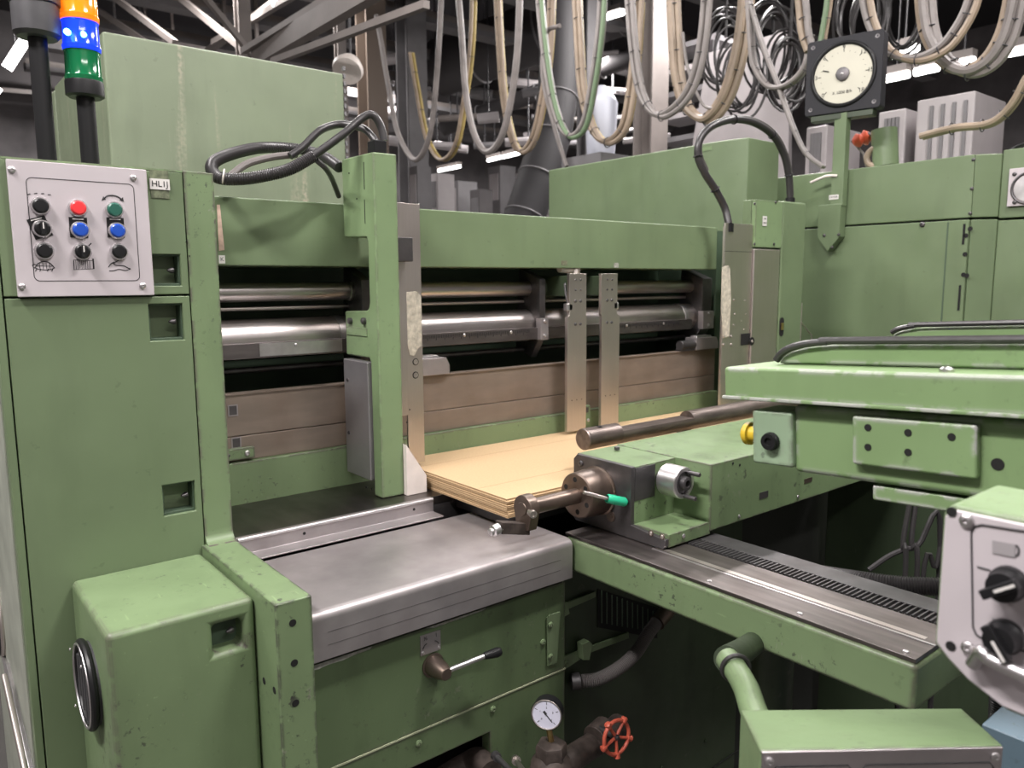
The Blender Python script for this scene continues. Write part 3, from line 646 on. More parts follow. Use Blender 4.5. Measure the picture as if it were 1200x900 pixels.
# ================================================================== RAIL
rl = T('support_rail', 'long green rail with steel ways and gear rack reaching out to the lower right', 'rail', (1.3, .85, 1.0))
M().poly([(1.167, 1.258, .990), (1.167, .475, .990), (1.167, .475, 1.068), (1.167, 1.258, 1.068)][::-1], (.27, 0, 0)).done('rail_body', GREENW, rl, .009, 3)
M().box(1.172, 1.322, .479, 1.262, 1.0685, 1.0755).done('wide_way', steel('ground_way_steel', (.22, .195, .19), .42, (3, .4, 1), .3, 16, 1, .6, (.10, .075, .065)), rl, .0008)
M().box(1.238, 1.243, .479, 1.06, 1.0755, 1.0768).done('raised_line', ALU, rl)
M().box(1.250, 1.262, .50, 1.06, 1.0755, 1.0762).done('wear_track', STAIN, rl)
M().box(1.372, 1.43, .479, 1.262, 1.0685, 1.0755).done('narrow_way', DKSTEEL, rl, .0008)
M().box(1.324, 1.370, .479, 1.262, 1.0685, 1.071).done('rack_base', DKSTEEL, rl)
mm = M(); y = .482
while y < 1.26: mm.poly([(1.327, y, 1.071), (1.327, y+.0062, 1.071), (1.327, y+.0045, 1.0765), (1.327, y+.0015, 1.0765)], (.041, 0, 0)); y += .0098
o = mm.done('rack_teeth', DKSTEEL, rl); o['kind'] = 'stuff'
for y in (.50, .68, .87): M().lathe((1.185, y, 1.0755), UZ, [(0, .005), (.002, .0045), (.003, .002)], 14).done('screw', ALU, rl)
M().cyl((1.37, .845, 0), (1.37, .845, .99), .045, n=28).done('support_leg', GREEND, rl)

# ================================================================== CARRIAGE
CARR = paint('grimy_carriage_green', (.150, .218, .108), dirt=.85, chips=.7, edge=.9)
cg_ = T('carriage', 'green sliding carriage with dark end plate standing on the rail', 'carriage', (1.6, 1.17, 1.0765))
ep = [(1.318, 1.085), (1.318, 1.228), (1.306, 1.240), (1.133, 1.240), (1.133, 1.108), (1.034, 1.099), (1.034, 1.085), (1.040, 1.0768), (1.31, 1.0768)]
M().poly([(1.250, y, z) for y, z in ep], (.012, 0, 0)).done('end_plate', DKSTEEL, cg_, .0012)
M().box(1.262, 1.405, 1.134, 1.318, 1.0768, 1.239).done('bearing_housing', CARR, cg_, .001)
M().box(1.2622, 1.33, 1.1325, 1.140, 1.160, 1.236).done('bearing_cheek', DKSTEEL, cg_, .001)
M().box(1.262, 1.405, 1.033, 1.134, 1.080, 1.1085).done('shelf', CARR, cg_, .0015)
M().box(1.400, 2.35, 1.031, 1.319, 1.088, 1.2415).done('carriage_body', CARR, cg_, .002)
for q in ((859, 543), (867, 545)): hole(cg_, A(*q, Y=1.0305), NY, .003)
for q in ((801, 628),): screw(cg_, A(*q, Y=1.0325), NY, .005)
for q in ((866, 605), (935, 582)): screw(cg_, A(*q, Y=1.0305), NY, .0045)
c = A(895, 580, Y=1.0305); M().box(c.x-.018, c.x+.018, 1.0298, 1.031, c.z-.008, c.z+.008).done('maker_plate', DKSTEEL, cg_)
c = A(947, 563, Y=1.0305); M().box(c.x-.018, c.x+.018, 1.0298, 1.031, c.z-.006, c.z+.006).done('faded_sticker', BRONZE, cg_)
for q in ((763, 625), (776, 629)): 
    p = A(*q, X=1.2498); M().torus(p, NX, .0055, .0016, 16, 6).done('bolt_ring', BRONZE, cg_); screw(cg_, p, NX, .005, 'bolt', STAIN)
for q in ((681, 543), (699, 549)): screw(cg_, A(*q, X=1.2498), NX, .007, 'bolt', DKSTEEL)
p = A(716, 605, X=1.2498); M().lathe(p, NX, [(0, .013), (.002, .0125), (.002, .006), (.0035, .006), (.0035, 0)], 24).done('end_cap', BRONZE, cg_)
p = A(723, 527, Z=1.2415); M().lathe(p, UZ, [(0, .007), (.007, .007), (.008, .005)], 6).done('bolt', DKSTEEL, cg_)
# crank hub + shaft
H0 = Vector((1.25, 1.235, 1.166))
hb = T('crank_hub', 'bronze flanged hub with crank shaft on the carriage end plate', 'crank', tuple(H0))
M().lathe(H0, NX, [(0, .058), (.004, .058), (.006, .054), (.028, .054), (.03, .055), (.068, .052), (.070, .049), (.070, .026)], 48).done('flange', BRONZE, hb, 0)
for a in range(6):
    an = a*math.pi/3+.4; p = H0+Vector((-.0703, .037*math.cos(an), .037*math.sin(an))); hole(hb, p, NX, .006)
M().cyl(H0+Vector((-.068, 0, 0)), H0+Vector((-.21, 0, 0)), .0175, n=32).done('crank_shaft', BRONZE, hb)
c1 = H0+Vector((-.205, 0, 0))
ring = []
for i in range(20):
    a = math.radians(-20+220*i/19); ring.append(c1+Vector((0, .030*math.cos(a), .030*math.sin(a))))
ring += [c1+Vector((0, -.020, -.045)), c1+Vector((0, .018, -.050))]
M().poly(ring, (-.024, 0, 0)).done('clamp_arm', BRONZE, hb, .002)
M().lathe(c1+Vector((-.0245, .0, .0)), NX, [(0, .015), (.0015, .014), (.0015, 0)], 24, cap=False).done('shaft_end', BRONZE, hb)
M().lathe(A(624, 602, Y=c1.y-.031), Vector((-.3, -1, -.1)), [(-.01, .0085), (.006, .0085), (.006, .0048), (.003, .0045), (.003, 0)], 18, cap=False).done('clamp_bolt', STAIN, hb)
pA = c1+Vector((-.012, .0, -.044)); pB = A(584, 617, Y=c1.y+.01)
M().obox(pA+Vector((0, -.012, -.014)), (pB-pA), (0, .022, 0), (0, 0, .026)).done('link_bar', IRON, hb, .002)
dd = (A(570, 625, Y=c1.y+.01)-A(588, 617, Y=c1.y+.01)); s0 = A(590, 617, Y=c1.y+.01)
M().lathe(s0, dd, [(0, .0125), (.012, .0125), (.013, .011), (.014, .0125), (.028, .0125), (.030, .008), (.036, .008), (.038, .005)], 20).done('end_pin', ALU, hb)
lv = M().cyl(A(684, 577, Y=1.175), A(714, 585, Y=1.155), .0042, n=12).done('lever_rod', STAIN, hb)
q0, q1 = A(711, 584, Y=1.157), A(733, 588.5, Y=1.145)
M().lathe(q0, q1-q0, [(0, .0085), (.004, .0105), ((q1-q0).length-.004, .0105), ((q1-q0).length, .0085), ((q1-q0).length+.001, .004), ((q1-q0).length-.003, 0)], 20, cap=False).done('lever_grip', TEAL, lv)
# knurled wheel
kw = T('knurled_wheel', 'silver clamping wheel with two pins in the carriage notch', 'handwheel', (1.33, 1.09, 1.2))
kc = A(789, 563, Y=1.092)
M().lathe(kc+Vector((0, .021, 0)), NY, [(0, .034), (.002, .036), (.050, .036), (.052, .034), (.052, .026), (.044, .026)], 40).done('wheel_ring', ALU, kw)
M().lathe(kc+Vector((0, -.02, 0)), NY, [(0, .026), (.006, .024), (.008, .016), (.020, .015), (.021, .013), (.021, .008), (.008, .008), (.008, 0)], 32, cap=False).done('hub', DKSTEEL, kw)
for dz, dx in ((.022, .014), (-.030, .002)): M().cyl(kc+Vector((dx, -.02, dz)), kc+Vector((dx, -.062, dz)), .005, n=14).done('pin', DKSTEEL, kw, .001)
hole(kw, A(771, 562, X=kc.x-.0345), NX, .003)
M().cyl(kc+Vector((0, .02, 0)), kc+Vector((0, .046, 0)), .012, n=20).done('stub_shaft', DKSTEEL, kw)

# round bar
bp = A(683, 515, Y=1.40); br_ = .028
rb = T('round_bar', 'heavy round steel bar with a milled flat lying behind the carriage', 'bar', (bp.x, 1.40, bp.z))
BARM = steel('rusty_round_bar_steel', (.24, .20, .185), .42, (1, 5, 5), .35, 12, .9, .6, (.13, .09, .07))
xm = A(722, 505, Y=1.40).x; xm2 = A(805, 486, Y=1.40).x
M().lathe((bp.x, 1.40, bp.z), EX, [(0, br_-.002), (.002, br_), (xm-bp.x, br_)], 40).done('bar_end', BARM, rb)
pts = []
for i in range(25):
    a = math.radians(150-300*i/24+0); y_, z_ = br_*math.sin(a), br_*math.cos(a)
    pts.append((y_, z_))
fl = [(xm, 1.40+br_*math.cos(a), bp.z+br_*math.sin(a)) for a in [math.radians(22-224*i/24) for i in range(25)]]
M().poly(fl, (xm2-xm, 0, 0)).done('milled_section', BARM, rb)
M().cyl((xm2, 1.40, bp.z), (2.45, 1.40, bp.z), br_, n=40).done('bar_tail', BARM, rb)
M().lathe((bp.x+.055, 1.40-.004, bp.z+br_-.0015), UZ, [(0, .0075), (.0018, .0075), (.0018, 0)], 18, cap=False).done('set_screw_hole', VBLACK, rb)
for x in (1.75, 2.3): M().box(x, x+.03, 1.385, 1.415, 1.158, bp.z-.02).done('foot', DKSTEEL, rb)

# ================================================================== FRONT LOWER PANELS
YF = 1.246
FRG = paint('dark_front_green', (.098, .142, .070), dirt=.6, chips=.5, edge=.8)  # darker base than the main green enamel
fp = T('lever_cover', 'dark green front panel with the shift lever under the steel table', 'panel', (.84, YF, 0))
M().box(.536, 1.157, YF, YF+.03, .755, .966).done('upper_sheet', FRG, fp, .002)
pa = A(480, 900, Y=YF); pb = A(574, 858, Y=YF)
M().grid((.536, YF, .05), EX, UZ, (0, .03, 0), [(pa.x-.05-.536, pb.x-.536, .35, pb.z-.05)], .621, .702).done('lower_sheet', FRG, fp, .002)
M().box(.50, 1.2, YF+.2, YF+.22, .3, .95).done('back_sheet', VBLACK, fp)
M().box(.536, 1.157, YF-.002, YF+.002, .7525, .7555).done('seam_strip', simple('pale_seam', (.33, .36, .24), .5), fp)
for q in ((490.5, 871), (577.5, 831), (636, 752.5)): screw(fp, A(*q, Y=YF-.0003), NY, .0075, 'bolt', GREENL)
M().poly([(.54, YF-.0004, .9655), (.66, YF-.0004, .9655), (.655, YF-.0004, .9610), (.62, YF-.0004, .9600), (.60, YF-.0004, .9575), (.57, YF-.0004, .9585), (.55, YF-.0004, .9560), (.54, YF-.0004, .9575)], (0, .001, 0)).done('worn_edge_patch', simple('bare_primer', (.36, .36, .33), .6, var=.4, scale=80), fp)
M().poly([(.78, YF-.0004, .9655), (.93, YF-.0004, .9655), (.92, YF-.0004, .9625), (.86, YF-.0004, .9615), (.80, YF-.0004, .9605)], (0, .001, 0)).done('worn_edge_patch', bpy.data.materials['bare_primer'], fp)
lpz = A(504, 753, Y=YF); 
pl = M().box(lpz.x-.024, lpz.x+.024, YF-.0025, YF, lpz.z-.021, lpz.z+.021).done('dial_plate', STEEL, fp, .0005)
for dx in (-.019, .019): screw(pl, (lpz.x+dx, YF-.0027, lpz.z-.015), NY, .0035)
for s_, n0, n1 in ((-1, 115, 170), (1, 65, 10)):
    M().tube([(lpz.x+s_*.003+.016*math.cos(math.radians(n0+(n1-n0)*i/6)), YF-.0028, lpz.z-.010+.013*math.sin(math.radians(n0+(n1-n0)*i/6))) for i in range(7)], .0008, 5).done('dial_arc', INK, pl)
text('½', .012, (lpz.x-.012, YF-.003, lpz.z+.013), EX, UZ, INK, pl); text('1', .012, (lpz.x+.013, YF-.003, lpz.z+.013), EX, UZ, INK, pl)
sl = T('shift_lever', 'chrome shift lever with black knob on the front panel', 'lever', tuple(A(507, 781, Y=YF)))
lc = A(507, 779, Y=YF)
M().lathe(lc, NY, [(0, .025), (.003, .025), (.004, .0215), (.030, .0185), (.050, .0125), (.051, .011), (.051, 0)], 32, cap=False).done('boss', BRONZE, sl)
l0 = lc+Vector((.012, -.036, -.002)); l1 = A(567, 769, Y=YF-.05); l2 = A(586, 763.5, Y=YF-.052)
M().cyl(l0, l1, .0055, n=16).done('rod', ALU, sl)
L_ = (l2-l1).length; M().lathe(l1, l2-l1, [(0, .0065), (.003, .0075), (L_*.8, .0105), (L_, .0085), (L_+.002, 0)], 20, cap=False).done('knob', BLACK, sl)
# guide clips on recessed right panel
rpn = T('hose_bay_cover', 'oily dark green panel with guide strips right of the lever panel', 'panel', (1.5, 1.28, 0))
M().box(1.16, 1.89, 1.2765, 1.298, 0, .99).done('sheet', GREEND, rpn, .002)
def strip(pts, name='guide_strip', th=.006, Y=1.272, mat=GREEN): return M().poly([A(x, y, Y=Y) for x, y in pts], (0, -th, 0)).done(name, mat, rpn, .001)
M().poly([A(x, y, Y=1.244) for x, y in ((640, 724), (643, 720), (656, 716), (652, 776), (641, 780))], (0, -.003, 0)).done('hinge_leaf', GREEN, rpn, .001)
for q in ((645, 732), (645, 769)): screw(rpn, A(*q, Y=1.2395), NY, .007, 'bolt', GREENL)
strip([(652, 710), (696, 692), (696, 699), (664, 713), (655, 722), (652, 722)]); strip([(650, 705), (658, 702), (661, 716), (652, 721)], 'clip', .02, 1.268)
strip([(651, 776), (655, 770), (735, 740), (735, 747), (690, 764), (655, 787), (651, 787)]); strip([(676, 752), (684, 748), (688, 752), (684, 770), (677, 770)], 'clip', .02, 1.268)
for q in ((663, 777), (689, 765), (652, 797), (661, 709)): screw(rpn, A(*q, Y=1.2655), NY, .0065, 'bolt', GREENL)
mm = M()
for i in range(11):
    p0, p1 = A(705+6*i, 700+2.4*i-8, Y=1.274), A(705+6*i, 738+1*i-8, Y=1.274); mm.cyl(p0, p1, .002, n=6)
mm.done('vent_grille', GREENI, rpn)
M().poly([A(x, y, Y=1.2755) for x, y in ((700, 690), (770, 712), (770, 748), (700, 735))], (0, -.001, 0)).done('vent_opening', VBLACK, rpn)
M().tube([A(835, 900, Y=1.275), A(892, 860, Y=1.275)], .0016, 5).done('weld_seam', VBLACK, rpn)
for q in ((827, 868), (776, 899)): screw(rpn, A(*q, Y=1.275), NY, .006, 'bolt', GREEND)
chz = T('corrugated_hose', 'grey corrugated hose curving under the green rail', 'hose', (1.4, 1.2, .85))
M().tube(spline([A(676, 798, Y=1.262), A(700, 796, Y=1.235), A(725, 783, Y=1.225), A(745, 765, Y=1.225), A(760, 742, Y=1.23), A(775, 722, Y=1.25)], 8), .0165, 14, corr=.0042).done('hose_body', simple('dusty_grey_rubber', (.11, .10, .098), .45), chz)
M().cyl(A(770, 730, Y=1.24), A(785, 712, Y=1.25), .0205).done('fitting', BRONZE, chz)
M().cyl(A(680, 798, Y=1.25), A(670, 799, Y=1.262), .020).done('fitting', DKSTEEL, chz)

# gauge and valve
gv = T('pressure_gauge_valve', 'round white pressure gauge on a dirty iron pipe fitting at the bottom', 'pressure gauge', tuple(A(645, 890, Y=1.14)))
gc = A(641, 836, Y=1.12); gd = Vector((-.80, -.58, .05)).normalized()
go = M().lathe(gc-gd*.022, gd, [(0, .029), (.003, .032), (.022, .032), (.024, .0335), (.028, .0335), (.028, .030), (.0255, .030), (.0255, 0)], 40, cap=False).done('gauge_case', BLACK, gv)
M().torus(gc+gd*.006, gd, .031, .0014, 40, 8).done('bezel', STAIN, go)
M().lathe(gc+gd*.0045, gd, [(0, .030), (.0006, .030), (.0007, 0)], 36, cap=False).done('dial', DIALW, go)
gr = gd.cross(UZ).normalized()*-1; gu = gr.cross(gd)*-1
if gu.z < 0: gu = -gu
gr = gu.cross(gd)
for i in range(21):
    a = math.radians(225-270*i/20); d = gr*math.cos(a)+gu*math.sin(a); o = gc+gd*.0054
    if i % 5 == 0: M().tube([o+d*.021, o+d*.0265], .0006, 4).done('dial_tick', INK, go)
ndl = gr*math.cos(math.radians(-50))+gu*math.sin(math.radians(-50))
M().tube([gc+gd*.0062-ndl*.008, gc+gd*.0062+ndl*.019], .0010, 5).done('needle', INK, go)
M().tube([gc+gd*.0062-ndl*.009, gc+gd*.0062-ndl*.001], .0024, 6).done('needle_tail', INK, go)
for i, s_ in enumerate(('0', '1', '2', '3', '4')):
    a = math.radians(225-270*i/4); text(s_, .0055, gc+gd*.0056+(gr*math.cos(a)+gu*math.sin(a))*.0145, gr, gu, INK, go)
vb = A(646, 872, Y=1.13)
M().cyl(gc-gd*.008+Vector((0, 0, -.028)), vb+Vector((0, 0, .008)), .0065, n=16).done('brass_neck', BRASS, gv)
M().lathe(vb+Vector((0, 0, -.004)), UZ, [(-.026, .034), (0, .034), (.006, .031), (.010, .018), (.012, .010)], 6).done('hex_bonnet', IRON, gv, .001)
M().lathe(vb+Vector((0, 0, -.026)), -UZ, [(-.002, .030), (.012, .042), (.06, .052), (.9, .052)], 28).done('valve_body', IRON, gv)
M().tube(spline([A(655, 905, Y=1.14), A(672, 888, Y=1.15), A(690, 876, Y=1.165), A(712, 862, Y=1.18), A(725, 850, Y=1.20)], 6), .028, 18).done('pipe_elbow', IRON, gv)
M().lathe(A(697, 868, Y=1.16), A(712, 856, Y=1.165)-A(697, 868, Y=1.16), [(0, .034), (.045, .036)], 20).done('pipe_socket', IRON, gv, .002)
for q, q2 in (((580, 885), (600, 905)), ((604, 890), (614, 905))):
    a_ = A(*q, Y=1.2); b_ = A(*q2, Y=1.12); M().lathe(a_, b_-a_, [(0, .010), (.012, .010), (.012, .006), ((b_-a_).length+.1, .006)], 14).done('small_pipe', STAIN if q[0] > 600 else DKSTEEL, gv)
rw = T('red_handwheel', 'red five-spoked valve handwheel beside the pressure gauge', 'handwheel', tuple(A(722, 864, Y=1.10)))
rc = A(722.5, 864, Y=1.10); rd = Vector((-.05, -1, .12)).normalized(); ax, ru, rv = frame(rd)
M().torus(rc, rd, .037, .0045, 40, 10).done('rim', REDW, rw)
for k in range(5):
    a = k*2*math.pi/5+.25; d = ru*math.cos(a)+rv*math.sin(a)
    M().tube([rc-rd*.002, rc+d*.036], .0038, 8).done('spoke', REDW, rw)
    M().lathe(rc+d*.034, d, [(0, .006), (.011, .0078), (.013, .005)], 10).done('lug', REDW, rw)
M().lathe(rc-rd*.006, rd, [(0, .007), (.008, .007), (.009, .004), (.013, .004)], 14).done('hub', DKSTEEL, rw)
M().cyl(rc-rd*.004, rc-rd*.07, .007, n=12).done('stem', DKSTEEL, rw)
pi = T('pipe_stub', 'brown iron pipe stub in the dark opening of the front panel', 'pipe', tuple(A(560, 890, Y=1.3)))
M().tube(spline([A(520, 912, Y=1.3), A(545, 897, Y=1.3), A(562, 890, Y=1.27), A(575, 905, Y=1.22)], 6), .026, 20).done('pipe_body', IRON, pi)

# ================================================================== FOREGROUND ARM (tilted)
AD = Vector((0, .998, -.058)).normalized()*-1       # towards the viewer
AN = Vector((0, -.058, -.998)).normalized()            # down along its face
arm = T('upper_swing_arm', 'long light green arm reaching in from the right edge above the carriage', 'arm', tuple(A(848, 430, X=.95)))
a0 = A(848, 430, X=.95); hgt = .0455
M().obox(a0, AD*.85, AN*hgt, (.30, 0, 0)).done('arm_body', GREENF, arm, .005, 3)
M().obox(a0+AN*(hgt-.004)+Vector((-.006, 0, 0)), AD*.85, AN*.005, (.02, 0, 0)).done('bottom_lip', GREENF, arm, .0015)
a1 = a0+AD*.045+Vector((.07, 0, .001))
pts = [(0, 0), (.008, .010), (.022, .018), (.045, .024), (.08, .0275), (.13, .029), (.75, .032), (.75, 0)]
M().poly([a1+AD*u-AN*v for u, v in pts], (.22, 0, 0)).done('raised_cover', GREENF, arm, .004, 3)
M().tube(spline([a1+AD*u-AN*(v+.005)+Vector((-.004, 0, 0)) for u, v in pts[:-1]], 6), .0055, 10).done('rubber_edge', RUB, arm)
a2 = a0+AD*.30+Vector((.02, 0, .0)); M().lathe(a2, UZ, [(0, .008), (.004, .008), (.006, .005)], 12).done('bolt', ALU, arm)
ub = T('upper_tray', 'second green tray edge with rubber lip behind the upper arm at the right', 'tray', tuple(A(1050, 392, X=1.30)))
b0 = A(1046, 392, X=1.38)
M().poly([b0+AD*u-AN*v for u, v in [(0, -.04), (0, 0), (.012, .006), (.04, .011), (.09, .013), (.7, .015), (.7, -.04)]], (.2, 0, 0)).done('tray_body', GREENF, ub, .004, 3)
M().tube(spline([b0+AD*u-AN*(v+.004)+Vector((-.004, 0, 0)) for u, v in [(0, 0), (.012, .006), (.04, .011), (.09, .013), (.7, .015)]], 6), .0045, 8).done('rubber_lip', RUB, ub)
la = T('lower_swing_arm', 'lower green arm with a bolted raised plate under the long light green arm', 'arm', tuple(A(930, 480, X=.962)))
c0 = A(929, 474, X=.965); c1_ = A(929, 553, X=.965); LH = (c1_-c0).length
M().obox(c0, AD*.85, AN*LH, (.22, 0, 0)).done('arm_body', GREENF, la, .008, 4)
M().obox(A(1022, 568, X=.972), AD*.6, AN*.020, (.2, 0, 0)).done('lower_lip', GREENF, la, .003)
q0 = A(998, 487, X=.953); q1 = A(998, 544, X=.953)
l_ = (A(1145, 500, X=.953)-q0).length
M().obox(q0, AD*l_, AN*(q1-q0).length, (.013, 0, 0)).done('raised_plate', GREENF, la, .004, 3)
for q in ((1017, 501), (1064, 507), (1115, 512), (1017, 524), (1064, 530)): hole(la, A(*q, X=.9526), NX, .0045)
hole(la, A(1169, 544, X=.9646), NX, .007)
sbx = T('push_button_box', 'small grey-green button box with black knob and yellow button on the arm end', 'switch box', tuple(A(900, 515, X=.96)))
k0 = A(881, 480, X=.957); k1 = A(881, 542, X=.957); wl = (A(919, 484, X=.957)-k0).length
M().obox(k0, AD*(wl+.012), AN*(k1-k0).length, (.07, 0, 0)).done('box_body', paint('greyish_green_enamel', (.24, .33, .22), chips=.5, edge=.6), sbx, .004, 3)
kc_ = A(904, 517, X=.956); M().lathe(kc_, NX, [(0, .013), (.004, .013), (.006, .0115), (.009, .0115), (.009, .006), (.006, .005), (.006, 0)], 24, cap=False).done('black_knob', BLACK, sbx)
yc = A(880, 508, X=.985); M().lathe(yc+AD*.012, -AD, [(0, .0125), (.010, .0125), (.011, .017), (.018, .017), (.021, .014), (.021, 0)], 28, cap=False).done('yellow_button', YEL, sbx)
M().obox(c0+Vector((.01, 0, 0))-AD*.012-AN*(-.01), AD*.014, AN*(LH-.02), (.05, 0, 0)).done('mount', DKSTEEL, sbx)

# ================================================================== RIGHT CONTROL BOX (near)
XB = .70
rcb = T('near_control_box', 'blurred white-faced control box with two rotary knobs at the right edge', 'control box', tuple(A(1150, 680, X=XB)))
e0 = A(1106, 588, X=XB); e1 = A(1111, 775, X=XB); BW = .26
y0, zt_, zb_ = e0.y, e0.z, e1.z
def YZ(y, z, x=XB): return Vector((x, y, z))
out = [YZ(y0, zb_+.012), YZ(y0, zt_-.008), YZ(y0-.008, zt_), YZ(y0-BW, zt_), YZ(y0-BW, zb_-.035), YZ(y0-.06, zb_-.025), YZ(y0-.03, zb_-.012), YZ(y0-.012, zb_)]
M().poly(out, (.10, 0, 0)).done('box_shell', GREENL, rcb, .004, 3)
ins = [YZ(y0-.003, zb_+.015, XB-.004), YZ(y0-.003, zt_-.011, XB-.004), YZ(y0-.010, zt_-.004, XB-.004), YZ(y0-BW, zt_-.004, XB-.004), YZ(y0-BW, zb_-.030, XB-.004), YZ(y0-.058, zb_-.021, XB-.004), YZ(y0-.03, zb_-.008, XB-.004), YZ(y0-.014, zb_+.004, XB-.004)]
M().poly(ins, (.0045, 0, 0)).done('face_plate', WHITEP, rcb, .002)
def bq(px, py, off=.0045): return A(px, py, X=XB-off)
for q in ((1115, 600), (1114, 757)): hole(rcb, bq(*q), NX, .0042, 'corner_socket')
for q in ((1133, 610), (1135, 759)): screw(rcb, bq(*q), NX, .006)
bd = [bq(1215, 625), bq(1150, 615), bq(1142, 617), bq(1138, 624), bq(1140, 735), bq(1144, 744), bq(1152, 749), bq(1215, 768)]
M().tube(bd, .0008, 5).done('engraved_border', INK, rcb)
def rknob(px, py, ang, name):
    c = bq(px, py); o = M().lathe(c, NX, [(0, .0145), (.006, .0145), (.008, .013), (.018, .012), (.019, 0)], 28, cap=False).done(name, BLACK, rcb)
    d = Vector((0, -math.cos(ang), math.sin(ang))); e = NX.cross(d)
    M().obox(c+NX*.017-d*.015-e*.004, d*.030, e*.008, NX*.008).done('handle', BLACK, o, .001)
    M().obox(c+NX*.0255-d*.003-e*.0012, d*.017, e*.0024, NX*.0006).done('pointer_mark', PAPER, o)
rknob(1183, 683, math.radians(35), 'rotary_knob'); rknob(1179, 745, math.radians(-55), 'rotary_knob')
M().obox(bq(1163, 633), bq(1190, 638)-bq(1163, 633), bq(1163, 648)-bq(1163, 633), NX*.0005).done('legend_plate', simple('grey_legend', (.3, .28, .29), .5), rcb)
text('0', .014, bq(1190, 646), (0, -1, 0), UZ, INK, rcb)
M().tube([bq(1163, 725, .0048), bq(1172, 730, .0048)], .0006, 4).done('print_line', INK, rcb)
M().tube([bq(1147, 693, .0048), bq(1172, 700, .0048)], .0012, 4).done('print_line', INK, rcb); M().tube([bq(1145, 664, .0048), bq(1160, 668, .0048)], .0006, 4).done('print_line', INK, rcb)
M().tube(spline([bq(1140, 778, .012), bq(1150, 764, .02), bq(1160, 772, .022), bq(1185, 784, .022), bq(1230, 803, .022)], 6), .006, 12).done('grab_rail', ALU, rcb)
M().box(XB+.02, XB+.07, y0-BW, y0-BW+.05, 0, zt_-.03).done('pedestal', GREEND, rcb, .003)

# ================================================================== BOTTOM CONSOLE
cn = T('lower_console', 'light green console box with grey panel at the bottom right', 'console', tuple(A(1030, 880, D=.8)))
f0 = A(891, 879, D=.80); f1 = A(1175, 873, D=.80); bk0 = A(868, 832, D=1.0); 
ex = (f1-f0); b_l = A(870, 832, Z=f0.z-.012); 
ez = Vector((0, 0, -1))
depth = (ez.cross(ex)).normalized(); depth = depth if depth.dot(FW) > 0 else -depth
# far edge lies lower than the near edge, as the lid slopes away
def far(px, py): 
    best = None
    d = (RT*(px-600)+UP*(450-py)+FW*FPX).normalized()
    t = ((f0+depth*.145)-CAM).dot(depth)/d.dot(depth); return CAM+d*t
g0, g1 = far(868, 832), far(1127, 830)
top = [f0, f1, g1, g0]
M().poly(top, (0, 0, -.35)).done('console_body', GREENL, cn, .002)
fd = -depth*.003
M().poly([f0+fd+ex*.005+Vector((0, 0, -.001)), f1+fd-ex*.005+Vector((0, 0, -.001)), f1+fd-ex*.005+Vector((0, 0, -.2)), f0+fd+ex*.005+Vector((0, 0, -.2))], depth*.003).done('panel_plate', steel('brushed_panel_aluminium', (.55, .51, .53), .42, (1, 1, 1), .08, 40), cn, .0006)
def cq(u, v): return f0+ex*u+Vector((0, 0, -v))+fd*1.05
for u in (.035, .965): screw(cn, cq(u, .011), -depth, .005)
for u0, u1 in ((.05, .375), (.42, .96)):
    M().tube([cq(u0, .12), cq(u0, .022), cq(u0+.015, .017), cq(u1-.015, .017), cq(u1, .022), cq(u1, .12)], .0008, 5).done('engraved_border', INK, cn)
M().box((f0.x+f1.x)/2-.05, (f0.x+f1.x)/2+.05, (f0.y+f1.y)/2+.02, (f0.y+f1.y)/2+.1, 0, f0.z-.3).done('pedestal', GREEND, cn, .003)
gp = T('green_conduit', 'glossy green bent conduit rising behind the lower console', 'pipe', tuple(A(870, 800, D=1.25)))
M().tube(spline([A(890, 850, D=1.02), A(882, 830, D=1.06), A(874, 806, D=1.12), A(862, 785, D=1.17), A(852, 772, D=1.20)], 6), .0185, 18).done('pipe_bend', GREENL, gp)
M().torus(A(862, 783, D=1.17), A(852, 770, D=1.2)-A(868, 796, D=1.14), .021, .0035, 24, 8).done('gasket', RUB, gp)
M().tube([A(852, 773, D=1.20), A(868, 764, D=1.30), (1.37, .845, .93)], .021, 18).done('pipe_inlet', GREEND, gp)
bb = T('blue_grey_box', 'blue-grey steel box in the bottom right corner beside the lower console', 'box', tuple(A(1180, 880, D=.95)))
h0 = A(1150, 848, Z=.98)
M().box(h0.x, h0.x+.3, h0.y-.35, h0.y, .3, .98).done('box_body', BLUEGR, bb, .003)

# dark pit: cables below the carriage
pc = T('corrugated_pit_hose', 'thick black corrugated hose in the dark pit beside the gear rack', 'hose', (1.9, .8, .9))
M().tube(spline([A(960, 672, D=1.7), A(1010, 680, D=1.6), A(1060, 686, D=1.55), A(1130, 690, D=1.5), A(1175, 705, D=1.48), (A(1190, 720, D=1.48).x, A(1190, 720, D=1.48).y, 0)], 10), .019, 14, corr=.005).done('hose_body', RUB, pc)
for i, (pts, r) in enumerate(((((1060, 690), (1058, 640), (1066, 590)), .006), (((1074, 690), (1068, 640), (1073, 590)), .006), (((1018, 668), (1045, 650), (1075, 640), (1102, 637)), .006), (((1102, 640), (1096, 665), (1080, 690)), .005))):
    t = T('pit_cable', ['black cable hanging upright in the pit', 'second black cable hanging upright in the pit', 'grey cable arching across the dark pit', 'thin cable curving down at the pit edge'][i], 'cable', tuple(A(*pts[0], D=1.8)), 'cables in the dark pit')
    P_ = [A(x, y, D=1.75) for x, y in pts]; P_ = [Vector((P_[0].x, P_[0].y, 0))]+P_ if i < 2 else P_+[Vector((P_[-1].x, P_[-1].y, 0))]
    M().tube(spline(P_, 6), r, 8).done('sheath', RUB, t)
pw = T('pit_wall_panel', 'shadowed green panel standing in the pit under the arms', 'panel', (2.3, .9, .3))
